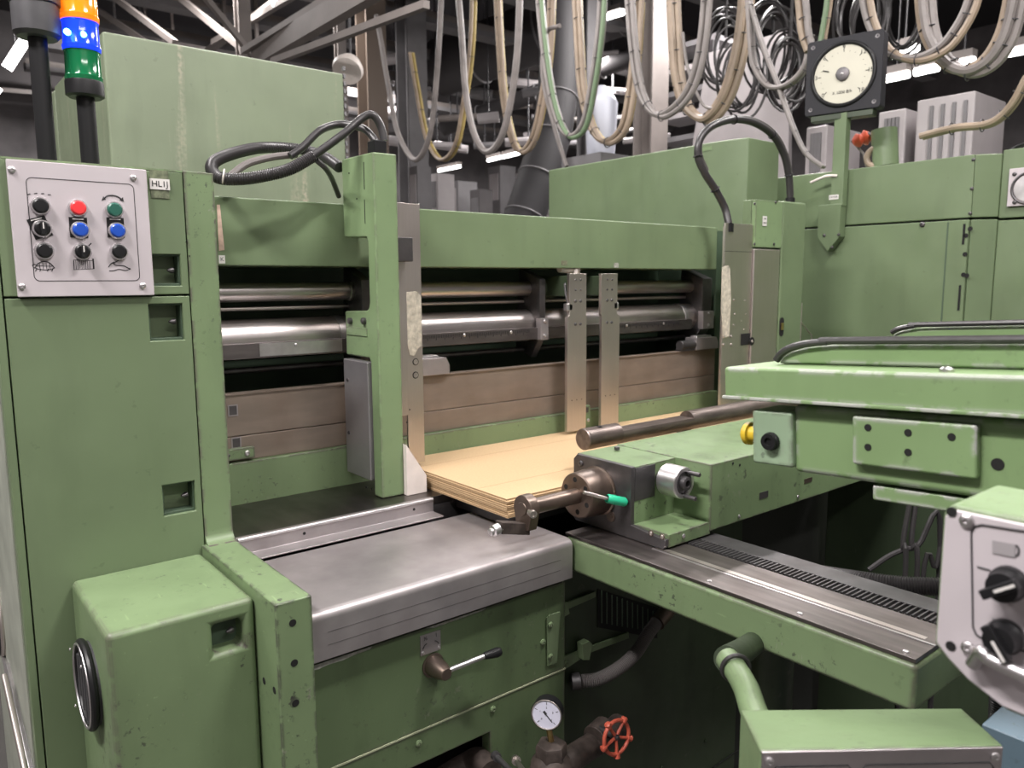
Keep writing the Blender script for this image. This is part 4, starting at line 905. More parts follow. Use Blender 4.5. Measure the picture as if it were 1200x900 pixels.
M().box(2.36, 2.40, .5, 1.275, .0, 1.05).done('panel_sheet', GREEND, pw, .003)

# ================================================================== BACKGROUND MACHINE BODIES
b1 = T('tall_green_hood', 'large pale green hood with rust streaks rising behind the left cabinet', 'hood', (.95, 2.8, 1.9))
YH = 2.62
hx0, hx1 = A(124, 100, Y=YH).x, A(405, 160, Y=YH).x; hz = A(300, 68, Y=YH).z
HOOD = paint('faded_green_enamel', (.165, .20, .13), dirt=.35, rough=.45, streak=.8)
YB1 = A(64, 107, X=hx0).y
M().box(hx0, hx1, YH, YB1, 0, hz).done('hood_body', HOOD, b1, .008, 3)
mm = M()
for i in range(26): z = 1.75+i*.026; mm.box(hx1, hx1+.008, YH, YH+.012, z, z+.014)
mm.done('serrated_trim', GREYD, b1)
b1b = T('stepped_hood', 'far pale green hood section at the left behind the dark signal pole', 'hood', (.45, 3.0, 1.9))
M().box(hx0, hx0+.4, YB1+.02, A(42, 130, X=hx0).y, 0, hz-.01).done('far_section', HOOD, b1b, .006)
M().box(hx0+.01, hx0+.38, YB1+.002, YB1+.02, 0, hz-.05).done('joint_strip', GREEND, b1b)
# second hood (right of centre)
X3 = 2.95
c2 = T('middle_green_hood', 'green hood with angled corner behind the cross beam', 'hood', (3.1, 2.6, 1.0))
ya, yb = A(643, 230, X=X3).y, A(846, 215, X=X3).y; zh = A(750, 181, X=X3).z
yc_ = A(874, 215, X=X3+.02).y; xr = A(912, 215, Y=yc_).x
M().poly([(X3, ya, 0), (X3, yb, 0), (X3+.03, yc_, 0), (xr, yc_, 0), (xr, ya, 0)], (0, 0, zh)).done('hood_body', GREEN, c2, .006)
M().box(X3-.002, X3, yb+.06, yb+.12, zh-.035, zh-.015).done('small_plate', GREENL, c2)
# right machine unit
X4 = 3.35
c3 = T('right_machine_unit', 'long green machine enclosure along the right background', 'machine', (3.8, 1.5, 0))
yl = 2.35; yr = A(1140, 220, X=X4).y; z3 = A(1040, 193, X=X4).z; zm = A(1040, 262, X=X4).z
M().box(X4, X4+1.2, yr, yl, zm+.004, z3).done('upper_body', GREEN, c3, .004)
M().box(X4-.012, X4+1.2, yr, yl, 0, zm-.004).done('lower_body', GREEN, c3, .004)
M().box(X4+.01, X4+1.1, yr+.01, yl, zm-.006, zm+.006).done('gap', VBLACK, c3)
xq = A(1162, 220, Y=yr-.07).x
M().poly([(X4, yr-.001, 0), (X4+.06, yr-.075, 0), (X4+.8, yr-.075, 0), (X4+.8, yr-.001, 0)], (0, 0, zm-.004)).done('corner_lower', GREEN, c3, .004)
M().poly([(X4, yr-.001, zm+.004), (X4+.06, yr-.075, zm+.004), (X4+.8, yr-.075, zm+.004), (X4+.8, yr-.001, zm+.004)], (0, 0, z3-zm-.004)).done('corner_upper', GREEN, c3, .004)
M().box(X4+.062, X4+1.1, yr-.9, yr-.076, 0, zm-.01).done('lower_right_body', GREEN, c3, .004)
M().box(X4+.062, X4+1.1, yr-.9, yr-.076, zm-.002, z3+.012).done('upper_right_body', GREEN, c3, .004)
for i, (x, y, h) in enumerate(((1137, 268, .018), (1132, 276, .006), (1131, 298, .006), (1129, 322, .006), (1134, 290, .0), (1133, 323, .05))):
    if h: c = A(x, y, X=X4-.013); M().lathe(c, NX, [(0, .009), (.001, .009), (.001, 0)], 12, cap=False).done('lock_hole', VBLACK, c3)
mm = M().box(X4-.014, X4-.012, yr+.012, yr+.020, zm-.10, zm-.02).box(X4-.014, X4-.012, yr+.012, yr+.020, zm-.36, zm-.26); mm.done('latch_slot', VBLACK, c3)
M().box(X4-.0135, X4-.012, yr+.075, yr+.080, .5, zm-.01).done('door_seam', GREENI, c3)
for q in ((1141, 187), (1139, 221), (1137, 250)): screw(c3, A(*q, X=X4), NX, .007, 'screw', DKSTEEL)
screw(c3, A(1081, 263, X=X4-.012), NX, .011, 'latch', DKSTEEL)
io = T('white_instrument', 'white square instrument plate at the right edge of the background', 'instrument', tuple(A(1195, 220, X=X4+.06)))
cc = A(1184, 199, X=X4+.058); ce = A(1230, 243, X=X4+.058)
M().box(X4+.048, X4+.061, ce.y, cc.y, A(1186, 242, X=X4+.058).z, A(1186, 198, X=X4+.058).z).done('face_plate', WHITEP, io, .002)
ccc = A(1206, 220, X=X4+.047); M().torus(ccc, NX, .058, .005, 36, 8).done('dial_ring', DKSTEEL, io); M().lathe(ccc, NX, [(0, .05), (.002, .05), (.003, 0)], 30, cap=False).done('dial', ALU, io)
for q in ((1189, 204), (1189, 237)): screw(io, A(*q, X=X4+.047), NX, .008, 'screw', DKSTEEL)
hl = T('lid_handle', 'thin black lid handle on top of the right machine unit', 'handle', tuple(A(1180, 180, X=X4+.2)))
zt4 = z3+.014
M().tube(spline([(X4+.12, yr-.08, zt4), (X4+.12, yr-.12, zt4+.018), (X4+.12, yr-.25, zt4+.024), (X4+.12, yr-.36, zt4)], 6), .006, 8).done('handle_bar', BLACK, hl)

# meter on post
XM = X4-.035
mt = T('dial_meter', 'large black square dial meter with cream face on a green post', 'meter', tuple(A(988, 200, X=XM)))
mc = A(988, 87, X=XM-.02)
md = Vector((-.72, -.69, 0)).normalized()
md = (CAM-mc); md.z = 0; md.normalize(); md = (Matrix.Rotation(math.radians(-17), 3, 'Z') @ md)
mr = UZ.cross(md).normalized(); W2 = .158
def mq(u, v, d=0): return mc+mr*u+UZ*v+md*d
def rsq(hw_, r, d, n=5):
    o = []
    for sx, sz, a0 in ((1, 1, 0), (-1, 1, 90), (-1, -1, 180), (1, -1, 270)):
        for i in range(n+1): a = math.radians(a0+90*i/n); o.append(mq(sx*(hw_-r)+r*math.cos(a), sz*(hw_-r)+r*math.sin(a), d))
    return o
M().poly(rsq(W2, .014, -.07), md*.072).done('meter_case', simple('black_meter_case', (.018, .018, .022), .6, spec=.3, bump=.2, scale=120), mt, .004, 3)
M().torus(mc+md*.002, md, .129, .009, 56, 10).done('bezel', BLACK, mt)
M().lathe(mc, md, [(0, .123), (.003, .123), (.0035, 0)], 56, cap=False).done('dial_face', DIAL, mt)
M().lathe(mc+md*.003, md, [(0, .028), (.008, .028), (.010, .022), (.010, 0)], 32, cap=False).done('centre_boss', DKSTEEL, mt); screw(mt, mc+md*.013, md, .005)
for i in range(19):
    a = math.radians(225-270*i/18); mj = i % 3 == 0
    p, q = mq(math.cos(a)*.092, math.sin(a)*.092, .0042), mq(math.cos(a)*(.103 if mj else .095), math.sin(a)*(.103 if mj else .095), .0042)
    M().tube([p, q], .0014 if mj else .001, 4).done('dial_tick', INK, mt)
for i, s_ in enumerate(('0', '3', '6', '9', '12', '15', '18')):
    a = math.radians(225-45*i); text(s_, .025, mq(math.cos(a)*.112, math.sin(a)*.110, .0045), mr, UZ, INK, mt)
text('X 1000 B/h', .018, mq(0, -.075, .0045), mr, UZ, INK, mt)
a = math.radians(162); M().tube([mq(math.cos(a)*.062, math.sin(a)*.062, .006), mq(math.cos(a)*.088, math.sin(a)*.088, .006)], .0022, 5).done('needle_tip', INK, mt)
for sx in (-1, 1):
    for sz in (-1, 1): M().lathe(mq(sx*.132, sz*.132, .002), md, [(0, .009), (.001, .009), (.001, .006), (-.001, 0)], 16, cap=False).done('corner_screw', DKSTEEL, mt)
M().poly([mq(-.13, -.160, -.06), mq(.13, -.160, -.06), mq(.13, -.185, -.06), mq(-.13, -.185, -.06)], md*.06).done('mount_bracket', GREEND, mt, .003)
pb_ = A(987, 150, X=XM+.0); 
M().box(XM-.02, XM+.02, pb_.y-.028, pb_.y+.028, A(975, 243, X=XM).z, mc.z-.16).done('post', GREEN, mt, .003)
y1, y2 = A(964, 250, X=XM+.012).y, A(990, 250, X=XM+.012).y; za, zb2, zc2 = A(975, 240, X=XM).z, A(975, 278, X=XM).z, A(975, 295, X=XM).z
M().poly([(XM-.026, y1, za), (XM-.026, y2, za), (XM-.026, y2, zb2), (XM-.026, (y1+y2)/2, zc2), (XM-.026, y1, zb2)], (.048, 0, 0)).done('mount_plate', GREEN, mt, .003)
for q in ((966, 276), (983, 275), (975, 290)): screw(mt, A(*q, X=XM-.0262), NX, .007, 'screw', DKSTEEL)
c = A(977, 231, X=XM-.021); M().box(c.x-.0, c.x+.001, c.y-.022, c.y+.022, c.z-.010, c.z+.010).done('sticker', PAPER, mt); text('HT1KB', .012, (c.x-.001, c.y, c.z), (0, -1, 0), UZ, INK, mt)
M().tube(spline([A(981, 206, X=XM-.02), A(972, 206, X=XM-.03), A(964, 208, X=XM-.03), A(950, 214, X=XM-.03)], 5), .006, 8).done('loose_cable', WHITEPL, mt)

# ================================================================== BLACK HOSES ON THE MACHINE
h1 = T('coiled_black_conduit', 'looped black ribbed conduit lying over the cross beam beside the left post', 'conduit', tuple(A(300, 200, Y=1.85)))
def D_(lst): return [A(x, y, Y=Y) for x, y, Y in lst]
M().tube(spline(D_([(398, 196, 1.83), (380, 184, 1.92), (352, 175, 1.98), (310, 173, 1.98), (280, 178, 1.93), (255, 187, 1.88), (248, 197, 1.84), (256, 208, 1.80), (280, 210, 1.77), (310, 206, 1.745), (340, 198, 1.735), (367, 183, 1.73)]), 10), .0145, 16, corr=.005).done('ribbed_sleeve', RUB, h1)
M().tube(spline(D_([(362, 186, 1.73), (385, 170, 1.72), (405, 155, 1.71), (425, 138, 1.71), (437, 135, 1.70), (446, 148, 1.695), (450, 165, 1.69)]), 8), .0095, 12).done('cable', RUB, h1)
M().tube(spline(D_([(340, 183, 1.78), (355, 172, 1.78), (375, 153, 1.78), (395, 146, 1.78), (412, 147, 1.76), (428, 152, 1.73), (440, 165, 1.70), (446, 176, 1.695)]), 8), .009, 12).done('cable', RUB, h1)
M().tube(spline(D_([(270, 206, 1.79), (290, 192, 1.80), (320, 184, 1.80), (348, 181, 1.79)]), 8), .0085, 10).done('cable', simple('dusty_cable', (.13, .115, .11), .5), h1)
M().tube(spline(D_([(371, 188, 1.73), (382, 198, 1.74), (390, 212, 1.79), (397, 230, 1.835)]), 8), .0065, 10).done('thin_cable', RUB, h1)
M().torus(A(262, 207, Y=1.787), A(272, 209, Y=1.78)-A(256, 206, Y=1.79), .0155, .002, 20, 6).done('cable_tie', WHITEPL, h1)
h2 = T('arched_black_conduit', 'arched black cable bundle above the right jogger housing', 'conduit', tuple(A(870, 200, Y=1.75)))
arch = D_([(854, 262, 1.73), (849, 243, 1.75), (838, 222, 1.76), (826, 203, 1.77), (818, 183, 1.78), (821, 162, 1.78), (836, 147, 1.78), (860, 140, 1.78), (884, 144, 1.78), (905, 158, 1.78), (918, 180, 1.78), (924, 205, 1.78), (926, 232, 1.78)])
M().tube(spline(arch, 8), .0135, 14).done('main_cable', RUB, h2)
M().tube(spline([p+Vector((.012, 0, .010)) for p in arch[3:]], 8), .008, 10).done('side_cable', simple('dusty_black_cable', (.07, .065, .06), .45), h2)
M().tube(spline([p+Vector((.010, 0, .008)) for p in arch[:6]], 8), .003, 8).done('thin_wire', WHITEPL, h2)
for i in (2, 4, 7, 9, 11): M().torus(arch[i], arch[i+1]-arch[i-1], .016, .0022, 18, 6).done('cable_tie', BLACK, h2)
M().cyl(arch[0], arch[0]+Vector((0, 0, -.03)), .018).done('gland', BLACK, h2); M().cyl(arch[-1], Vector((arch[-1].x, arch[-1].y, zt2)), .019).done('gland', BLACK, h2)
sw = T('white_wire', 'short white wire bending behind the right jogger cover plate', 'wire', tuple(A(876, 260, Y=1.8)))
M().tube(spline(D_([(871, 264, 1.80), (874, 258, 1.80), (879, 255, 1.80)]), 6), .004, 8).done('sheath', WHITEPL, sw)

# ================================================================== FESTOON CABLES
def festoon(pts, X, mats, r, label, ties=True, spread=1.0):
    P3 = [A(x, y, X=X) for x, y in pts]; t = T('festoon_loop', label, 'cable', tuple(P3[0]), 'overhead festoon cable loops')
    S = spline(P3, 8); k = len(mats)
    offs = [(0, 0)] if k == 1 else [(math.cos(2*math.pi*i/k), math.sin(2*math.pi*i/k)) for i in range(k)]
    rr = r if k == 1 else r*.55
    for (ox, oy), m in zip(offs, mats):
        M().tube([p+Vector((ox*r*.62*spread, oy*r*.4*spread, oy*r*.5*spread if 0 else 0))+Vector((0, oy*r*.35, oy*r*.35)) for p in S], rr, 8).done('cable', m, t)
    if ties:
        for i in range(4, len(S)-3, 7): M().torus(S[i], S[i+1]-S[i-1], r*.98, r*.09, 14, 5).done('cable_tie', DARK, t)
    return t
XF = 4.3
L3 = 'hanging grey cable loop '
festoon([(441, 18), (446, 45), (455, 100), (466, 155), (485, 187), (500, 170), (508, 130), (514, 60), (519, -40)], 3.92, [CABG], 0.025, 'leftmost grey cable loop hanging overhead', ties=False)
festoon([(482, 62), (490, 110), (500, 160), (517, 187), (535, 170), (546, 110), (553, 50), (556, -30)], 4.15, [CABY, CABT], 0.03, 'yellow and tan cable loop behind the leftmost grey loop')
festoon([(535, -30), (541, 40), (546, 110), (556, 158), (571, 178), (588, 160), (600, 110), (607, 50), (610, -40)], 3.88, [CABG], 0.027, 'plain grey cable loop, second of the grey ones from the left', ties=False)
festoon([(583, -20), (587, 60), (592, 120), (602, 165), (613, 178), (627, 160), (638, 110), (645, 50), (648, -30)], 4.07, [CABY, CABT, CABT], 0.032, 'tan cable loop just left of the black slanting duct')
festoon([(631, -30), (637, 40), (645, 100), (655, 140), (668, 160), (684, 150), (694, 110), (704, 40), (709, -40)], 3.73, [CABG, CABG, CABGR], 0.03, 'grey and green cable loop right of the black slanting duct')
festoon([(676, -20), (680, 60), (684, 110), (695, 150), (712, 167), (732, 150), (742, 100), (748, 40), (752, -40)], 3.9, [CABY, CABT, CABT], 0.034, 'yellow and tan loop in front of the white bucket lamp')
festoon([(737, -30), (742, 40), (748, 90), (757, 120), (775, 136), (800, 120), (816, 90), (826, 40), (832, -40)], 3.62, [CABG, CABG, CABG], 0.03, 'grey cable loop before the beige column')
festoon([(788, -30), (791, 40), (795, 90), (805, 125), (828, 140), (850, 115), (865, 70), (873, 20), (877, -40)], 3.77, [CABY, CABT, CABT, CABT], 0.039, 'thick tan cable loop above the arched black conduit')
festoon([(876, -30), (880, 40), (884, 75), (897, 98), (912, 103), (930, 95), (945, 75), (950, 40)], 3.62, [CABG, CABG], 0.023, 'grey cable loop ending behind the dial meter')
festoon([(938, -30), (942, 10), (945, 40), (952, 62)], 3.6, [CABT, CABT, CABG], 0.031, 'tan cable drop behind the top of the dial meter')
festoon([(974, -30), (970, 10), (965, 40), (960, 70)], 3.6, [CABT, CABGR], 0.023, 'short cable drop above the dial meter')
festoon([(1012, -40), (1018, 10), (1028, 40), (1045, 62), (1075, 70), (1105, 58), (1125, 35), (1140, 5), (1146, -30)], 3.52, [CABG, CABG, CABT], 0.028, 'wide grey cable loop just right of the dial meter')
festoon([(1082, -40), (1086, 20), (1094, 50), (1112, 75), (1135, 84), (1160, 72), (1178, 45), (1188, 10), (1194, -30)], 3.62, [CABY, CABT, CABG, CABG], 0.036, 'thick yellow and grey cable loop at the top right')
festoon([(875, -10), (893, 50), (912, 100), (930, 150), (945, 180), (965, 196)], 3.62, [CABG, CABG], 0.017, 'straight light grey cable pair slanting down to the right machine unit')
festoon([(656, 30), (640, 40), (636, 90), (650, 150), (664, 195)], 3.83, [CABG], 0.016, 'thin grey cable dropping in front of the black duct', ties=False)
festoon([(800, 38), (806, 80), (822, 120), (836, 128)], 3.75, [CABG], 0.009, 'very thin grey wire inside the cable loops', ties=False)
festoon([(1205, 90), (1185, 125), (1160, 145), (1120, 150), (1080, 160)], 3.77, [CABT, CABT], 0.027, 'brown cable bundle draped over the right partitions')
# festoon rails
for i, x in enumerate((3.55, 3.95)):
    t = T('festoon_rail', ['nearer overhead steel rail carrying cable loops', 'farther overhead steel rail carrying cable loops'][i], 'rail', (x, 5, 4))
    zz_ = max(3.2, A(500, -20, X=x).z)
    M().box(x-.03, x+.03, 1.0, 14.0, 4.6, 4.68).done('rail_beam', BEAMM, t)
    for yy in (2, 6, 10, 13.5): M().box(x-.02, x+.02, yy, yy+.04, 4.68, 6.2).done('hanger', BEAMM, t)
# ================================================================== HALL BACKGROUND
def beamP(p, q, w_, label, mat=BEAMM, name='steel_beam', cat='beam', h=None):
    t = T(name, label, cat, tuple(p)); d = (q-p); ax, u, v = frame(d); h = h or w_
    M().obox(p-u*w_/2-v*h/2, d, u*w_, v*h).done('beam_section', mat, t); return t
def colm(px, py, D, w_, label, mat=BEAMM):
    b = A(px, py, D=D); t = T('steel_column', label, 'column', (b.x, b.y, 0))
    s_ = w_/2; M().box(b.x-s_, b.x+s_, b.y-s_, b.y-s_+.02, 0, 6.2).box(b.x-s_, b.x+s_, b.y+s_-.02, b.y+s_, 0, 6.2).box(b.x-.01, b.x+.01, b.y-s_+.02, b.y+s_-.02, 0, 6.2).done('column_section', mat, t)
colm(437, 130, 9.2, .26, 'brownish steel column behind the left cable loops', simple('brown_column_paint', (.16, .125, .10), .6))
colm(484, 160, 9.8, .28, 'grey steel column between the two leftmost cable loops', GREYD)
colm(763, 100, 7.6, .24, 'light beige steel column behind the middle cable loops', BEAMM)
colm(398, 40, 8.5, .10, 'slim beige upright over the tall green hood', BEAMM)
colm(688, 120, 8.5, .16, 'slim dark upright right of the slanting duct', GREYD)
colm(284, 20, 8, .13, 'slim upright in the dark roof above the tall green hood', BEAMM)
beamP(A(235, -10, D=7), A(300, 70, D=7.5), .05, 'diagonal brace left over the green hood'); beamP(A(190, -20, D=9), A(290, 62, D=8), .06, 'long diagonal roof brace over the green hood')
beamP(A(105, -25, D=9), A(205, 50, D=8), .06, 'upper diagonal roof brace right of the signal tower'); beamP(A(60, -25, D=9.5), A(175, 52, D=9), .06, 'lower diagonal roof brace right of the signal tower')
beamP(A(300, 68, D=7), A(480, -40, D=5), .09, 'broad beige overhead beam over the green hood', h=.16); beamP(A(285, 60, D=7), A(430, -30, D=5.5), .05, 'narrow beige overhead beam over the green hood')
beamP(A(250, 50, D=9), A(420, -50, D=7), .06, 'thin rising roof beam behind the green hood'); beamP(A(0, 105, D=9), A(60, 110, D=10), .05, 'thin horizontal pipe at the left frame edge')
beamP(A(320, 72, D=6.5), A(500, 5, D=5.0), .05, 'cable tray edge running over the brown column')
for i, (p, q, D0, D1, r, lb) in enumerate((((515, 80), (790, -20), 12, 10, .42, 'fat grey ventilation duct high behind the cable loops'), ((520, 150), (760, 60), 13, 11, .13, 'grey pipe crossing under the fat duct'))):
    t = T('ventilation_duct', lb, 'duct', tuple(A(*p, D=D0))); M().cyl(A(*p, D=D0), A(*q, D=D1), r, n=28).done('duct_tube', simple('dim_duct_sheet', (.045, .042, .044), .75), t)
    for k in (.2, .5, .8): c = A(*p, D=D0).lerp(A(*q, D=D1), k); M().torus(c, A(*q, D=D1)-A(*p, D=D0), r, .02, 28, 6).done('duct_band', GREYD, t)
dk = T('black_slanting_duct', 'thick black ducted hose slanting down behind the middle hood', 'duct', tuple(A(620, 250, D=4.4)))
dp = spline([A(655, -90, D=7.6), A(655, 60, D=7.4), A(651, 130, D=7.3), (A(636, 190, D=7.2)), A(612, 262, D=7.1), A(588, 330, D=7.0), A(560, 480, D=7.0)], 8)
M().tube(dp, .19, 20).done('duct_tube', simple('matt_black_duct', (.012, .011, .013), .7), dk)
for i in (14, 20, 26, 31): M().torus(dp[i], dp[i+1]-dp[i-1], .192, .008, 24, 6).done('duct_band', GREYD, dk)
def tl(p, q, X, label, r=.03):
    a_, b_ = A(*p, X=X), A(*q, X=X); t = T('tube_light', label, 'light', tuple(a_), 'fluorescent tube lights of the hall')
    M().cyl(a_, b_, r, n=12).done('tube', TUBE, t); M().obox(a_+Vector((-.05, 0, r)), b_-a_, (.1, 0, 0), (0, 0, .06)).done('fixture', BEAMM, t)
    mid = (a_+b_)/2; M().cyl(mid+Vector((0, 0, r+.06)), Vector((mid.x, mid.y, 6.2)), .008, n=6).done('hanger', DARK, t)
XT = 9.5
for i, (p, q) in enumerate((((514, 200), (539, 195)), ((572, 188), (588, 184)), ((590, 184), (610, 179)), ((676, 168), (688, 165)))): tl(p, q, XT, ['tube light lowest left beyond the cable loops', 'tube light below the plain grey loops, left of a pair', 'tube light below the tan loop, right of a pair', 'tube light beside the black slanting duct'][i], .032)
for i, (p, q) in enumerate((((1037, 93), (1065, 87)), ((1072, 85), (1100, 79)), ((1118, 76), (1142, 71)), ((1162, 66), (1225, 54)))): tl(p, q, 7.0, ['tube light low right beside the dial meter', 'tube light second from the dial meter in the lower row', 'tube light behind the thick loop at top right', 'longest tube light at the right frame edge'][i], .032)
for i, (p, q) in enumerate((((1046, 64), (1076, 55)), ((662, 39), (690, 31)), ((704, 22), (730, 14)))): tl(p, q, 7.4, ['short bright tube light right of the dial meter, upper row', 'tube light high behind the loops beside the black duct', 'tube light high near the beige column'][i], .04)
for i, (x0, y0, x1, y1, D) in enumerate(((8, 80, 30, 46, 7.0), (-14, 120, -2, 102, 8.5), (318, 4, 342, -8, 8.0), (404, 84, 412, 76, 7))):
    if i == 3: continue
    a_, b_ = A(x0, y0, D=D), A(x1, y1, D=D); t = T('tube_light', ['bright tube light at the upper left corner', 'tube light half cut by the left frame edge', 'small bright tube light over the green hood'][i], 'light', tuple(a_), 'fluorescent tube lights of the hall')
    M().cyl(a_, b_, .045, n=12).done('tube', TUBE, t); M().cyl((a_+b_)/2, Vector((a_.x, a_.y, 6.2)), .008, n=6).done('hanger', DARK, t)
lt = T('high_bay_lamp', 'white high-bay lamp bowl beside the brown column', 'lamp', tuple(A(408, 80, D=6.5)))
M().lathe(A(411, 72, D=6.5), A(402, 96, D=6.3)-A(411, 72, D=6.5), [(0, .03), (.03, .09), (.12, .13), (.16, .12), (.17, 0)], 20).done('bowl', WHITEPL, lt); M().cyl(A(411, 74, D=6.5), Vector((A(411, 74, D=6.5).x, A(411, 74, D=6.5).y, 6.2)), .012, n=8).done('arm', DARK, lt)
wsh = T('bucket_shelf', 'grey steel shelf stand carrying the white container', 'shelf', tuple(A(704, 185, D=5.6))); bz = A(704, 185, D=5.6); M().box(bz.x-.2, bz.x+.2, bz.y-.2, bz.y+.2, 0, bz.z-.002).done('stand', GREYD, wsh)
bl = T('white_bucket', 'white container seen between the loops left of the beige column', 'container', tuple(A(705, 150, D=5.6)))
M().lathe(A(704, 185, D=5.6), UZ, [(0, .10), (.38, .12), (.42, .10), (.48, .04), (.50, .03)], 24).done('container_body', simple('pale_blue_plastic', (.5, .52, .6), .4), bl)
# light partitions + air units on the right
pt = T('grey_partition', 'light grey partition wall of cabinets behind the right machine unit', 'partition', (5.2, 3, 0))
XP = 5.3
for i in range(8):
    y0_ = 1.2+i*.75; M().box(XP, XP+.5, y0_, y0_+.742, 0, 2.33+.0*i).done('panel', GREYM, pt, .006)
M().box(XP-.01, XP+.5, 1.2, 7.195, 2.33, 2.36).done('top_rail', GREYM, pt)
def acu(px0, px1, py0, py1, X, label, zt_=None):
    a_, b_ = A(px0, py0, X=X), A(px1, py1, X=X); t = T('air_unit', label, 'air conditioner', tuple(b_))
    zt_ = a_.z; zb_ = 2.36; M().box(X, X+.5, b_.y, a_.y, zb_, zt_).done('casing', GREYM, t, .01)
    n = max(4, int((a_.y-b_.y)/.07)); 
    for i in range(n): y = b_.y+.04+(a_.y-b_.y-.08)*i/n; M().box(X-.012, X, y, y+.02, zb_+.05, zt_-.05).done('fin', GREYD, t)
acu(1075, 1140, 118, 155, 5.35, 'finned light grey air unit on the partition at the right')
acu(1030, 1060, 132, 160, 5.4, 'small light grey unit half hidden behind the dial meter')
acu(945, 968, 150, 180, 5.45, 'small light grey unit left of the dial meter post')
ps = T('grey_stair_panel', 'slanted light grey sheet panel behind the arched conduit', 'panel', tuple(A(860, 150, X=6)))
M().poly([A(812, 165, X=6.2), A(830, 62, X=6.2), A(925, 35, X=6.2), Vector((6.2, A(935, 230, X=6.2).y, 0)), Vector((6.2, A(812, 250, X=6.2).y, 0))], (.05, 0, 0)).done('sheet', GREYM, ps)
ps2 = T('dark_shelf_rack', 'dark steel rack of goods between the beige column and the grey sheet', 'rack', tuple(A(805, 150, X=6.3)))
for k in range(6):
    a_, b_ = A(768, 60+k*26, X=6.5), A(838, 50+k*24, X=6.5); M().box(6.5, 6.9, b_.y, a_.y, a_.z-.05, a_.z).done('shelf', GREYM if k % 2 else GREYD, ps2)
for yy in (A(768, 100, X=6.5).y, A(838, 100, X=6.5).y): M().box(6.48, 6.52, yy-.02, yy+.02, 0, A(768, 60, X=6.5).z).done('upright', GREYD, ps2)
rg = T('red_valve_fitting', 'small red-orange fitting behind the dial meter post', 'fitting', tuple(A(1010, 162, X=XM+.3)))
fc = A(1010, 163, X=X4+.25)
M().lathe(fc, (1, -1, .5), [(-.04, .015), (-.02, .035), (.0, .022), (.015, .038), (.04, .018)], 9).done('coupling', simple('orange_red_plastic', (.6, .09, .04), .4), rg, .004)
M().tube(spline([fc+Vector((0, 0, .03)), A(1022, 158, X=X4+.25), A(1035, 160, X=X4+.25), A(1040, 163, X=X4+.25)], 5), .008, 8).done('hose', GREYD, rg)
M().cyl(A(1036, 152, X=X4+.25), A(1038, 195, X=X4+.25), .055, n=18).done('green_stub', GREEN, rg)
M().torus(A(1026, 184, X=X4+.22), NX, .04, .014, 24, 10).done('yellow_ring', CABT, rg)
M().tube([A(998, 165, X=X4+.25), A(1012, 180, X=X4+.25), A(1017, 200, X=X4+.25)], .006, 6).done('wire', CABG, rg)
# dark hanging coils behind the loops
for i, (cx, cy, D, r) in enumerate(((868, 90, 5.6, .30), (905, 55, 5.8, .36), (925, 85, 5.6, .30), (850, 60, 6.0, .34), (1010, 20, 5.2, .3), (1060, 15, 5.4, .3))):
    t = T('hanging_cable_coil', 'dark tangled cable coil '+['left of the meter beside the thick tan loop', 'above the loop that ends at the meter', 'nearest to the dial meter on its left', 'highest left of the meter', 'just over the dial meter', 'above the wide grey loop'][i], 'cable coil', tuple(A(cx, cy, D=D)), 'dark hanging cable coils')
    mm = M()
    for k in range(7):
        c = A(cx+random.uniform(-8, 8), cy+random.uniform(-8, 8), D=D); ax, u, v = frame((random.uniform(-1, -.2), random.uniform(-1, -.2), random.uniform(-.2, .2))); rr = r*random.uniform(.6, 1)
        mm.tube([c+u*math.cos(a)*rr*.55+v*math.sin(a)*rr for a in [2*math.pi*j/24 for j in range(24)]], .010, 6, closed=True)
    hp = A(cx, cy, D=D); mm.tube([hp+Vector((0, 0, r*.3)), Vector((hp.x, hp.y, 6.2))], .012, 6)
    mm.done('coil', RUB, t)
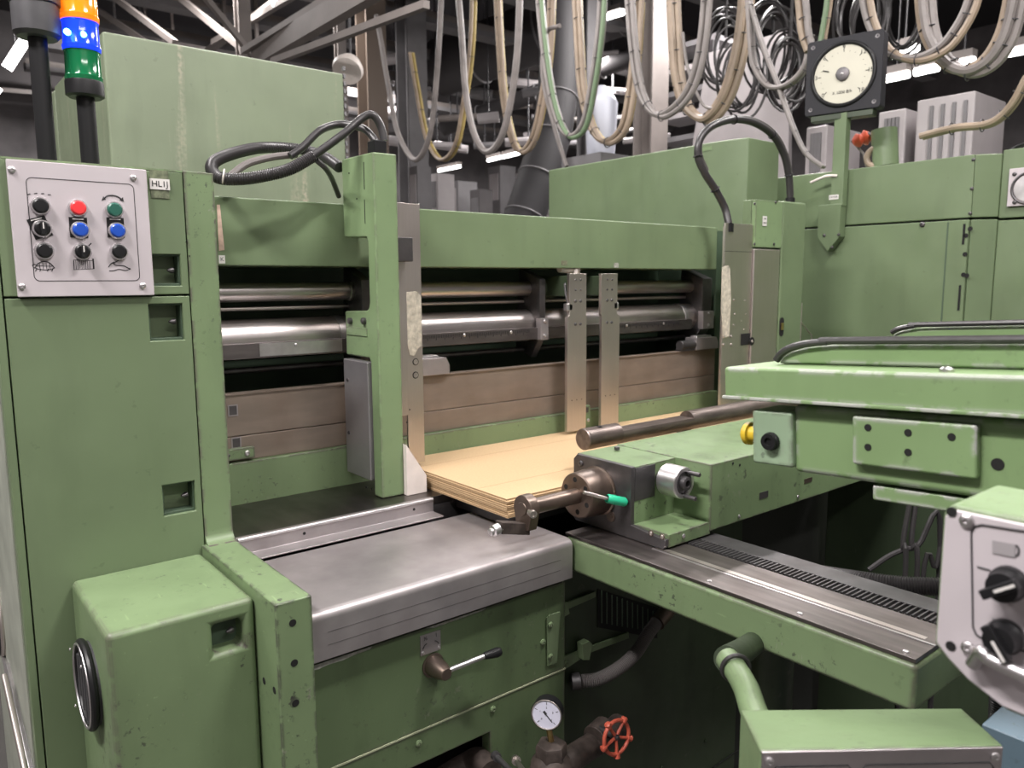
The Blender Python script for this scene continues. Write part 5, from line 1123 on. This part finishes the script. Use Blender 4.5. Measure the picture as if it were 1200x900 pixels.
# roof trusses / trays across the far top
for i in range(7):
    y = 6+i*1.4
    t = T('cable_tray', ['nearest', 'second nearest', 'third nearest', 'middle', 'third farthest', 'second farthest', 'farthest'][i]+' of the overhead cable trays crossing the dark roof', 'tray', (7, y, 4.9), 'overhead cable trays in the dark roof')
    M().box(2.0, 14, y, y+.25, 4.95, 5.02).done('tray_bed', GREYD, t)
    for xx in (3, 8, 13): M().box(xx, xx+.03, y+.1, y+.13, 5.02, 6.2).done('hanger', GREYD, t)
    for yy in (y, y+.24): M().box(2.0, 14, yy, yy+.01, 5.02, 5.1).done('tray_side', BEAMM, t)
# goods on far shelves
ords = ['leftmost', 'second', 'third', 'fourth', 'fifth', 'sixth', 'seventh', 'eighth']
for i in range(8):
    px = 492+i*24; D = 9.6+.9*(i % 3); p = A(px, 196+9*((i*5) % 4), D=D); s_ = .10+.035*(i % 3)
    t = T('far_machine_box', ['leftmost', 'second from the left', 'third from the left', 'fourth from the left', 'fifth from the left', 'sixth from the left', 'seventh from the left', 'rightmost'][i]+' of the blurred grey machine housings below the cable loops', 'housing', (p.x, p.y, 0), 'far grey machine housings')
    M().box(p.x-s_, p.x+s_, p.y-s_, p.y+s_, 0, p.z).done('casing', [GREYD, GREYM, GREYD, WALLM][i % 4], t)
    M().box(p.x-s_-.01, p.x-s_, p.y-s_*.7, p.y+s_*.7, p.z-.45, p.z-.1).done('door_panel', [GREYM, GREYD][i % 2], t)
for i in range(36):
    px, py = 446+(i % 9)*35+random.uniform(-9, 9), 70+(i//9)*32+random.uniform(-8, 8); D = 11+.55*((i*5) % 7); p = A(px, py, D=D)
    L_ = random.uniform(.3, .75); q = p+Vector((L_*.75, -L_*.65, random.uniform(-.1, .1)))
    t = T('far_pipe_run', 'short blurred pipe in the clutter far behind the cable loops', 'pipe', tuple(p), 'blurred pipes in the far clutter')
    M().cyl(p, q, random.uniform(.03, .08), n=10).done('pipe_body', random.choice([GREYD, GREYM, BEAMM, GREYM]), t)
    M().cyl((p+q)/2, Vector(((p+q)/2).to_tuple()[:2]+(6.2,)), .012, n=6).done('hanger', DARK, t)
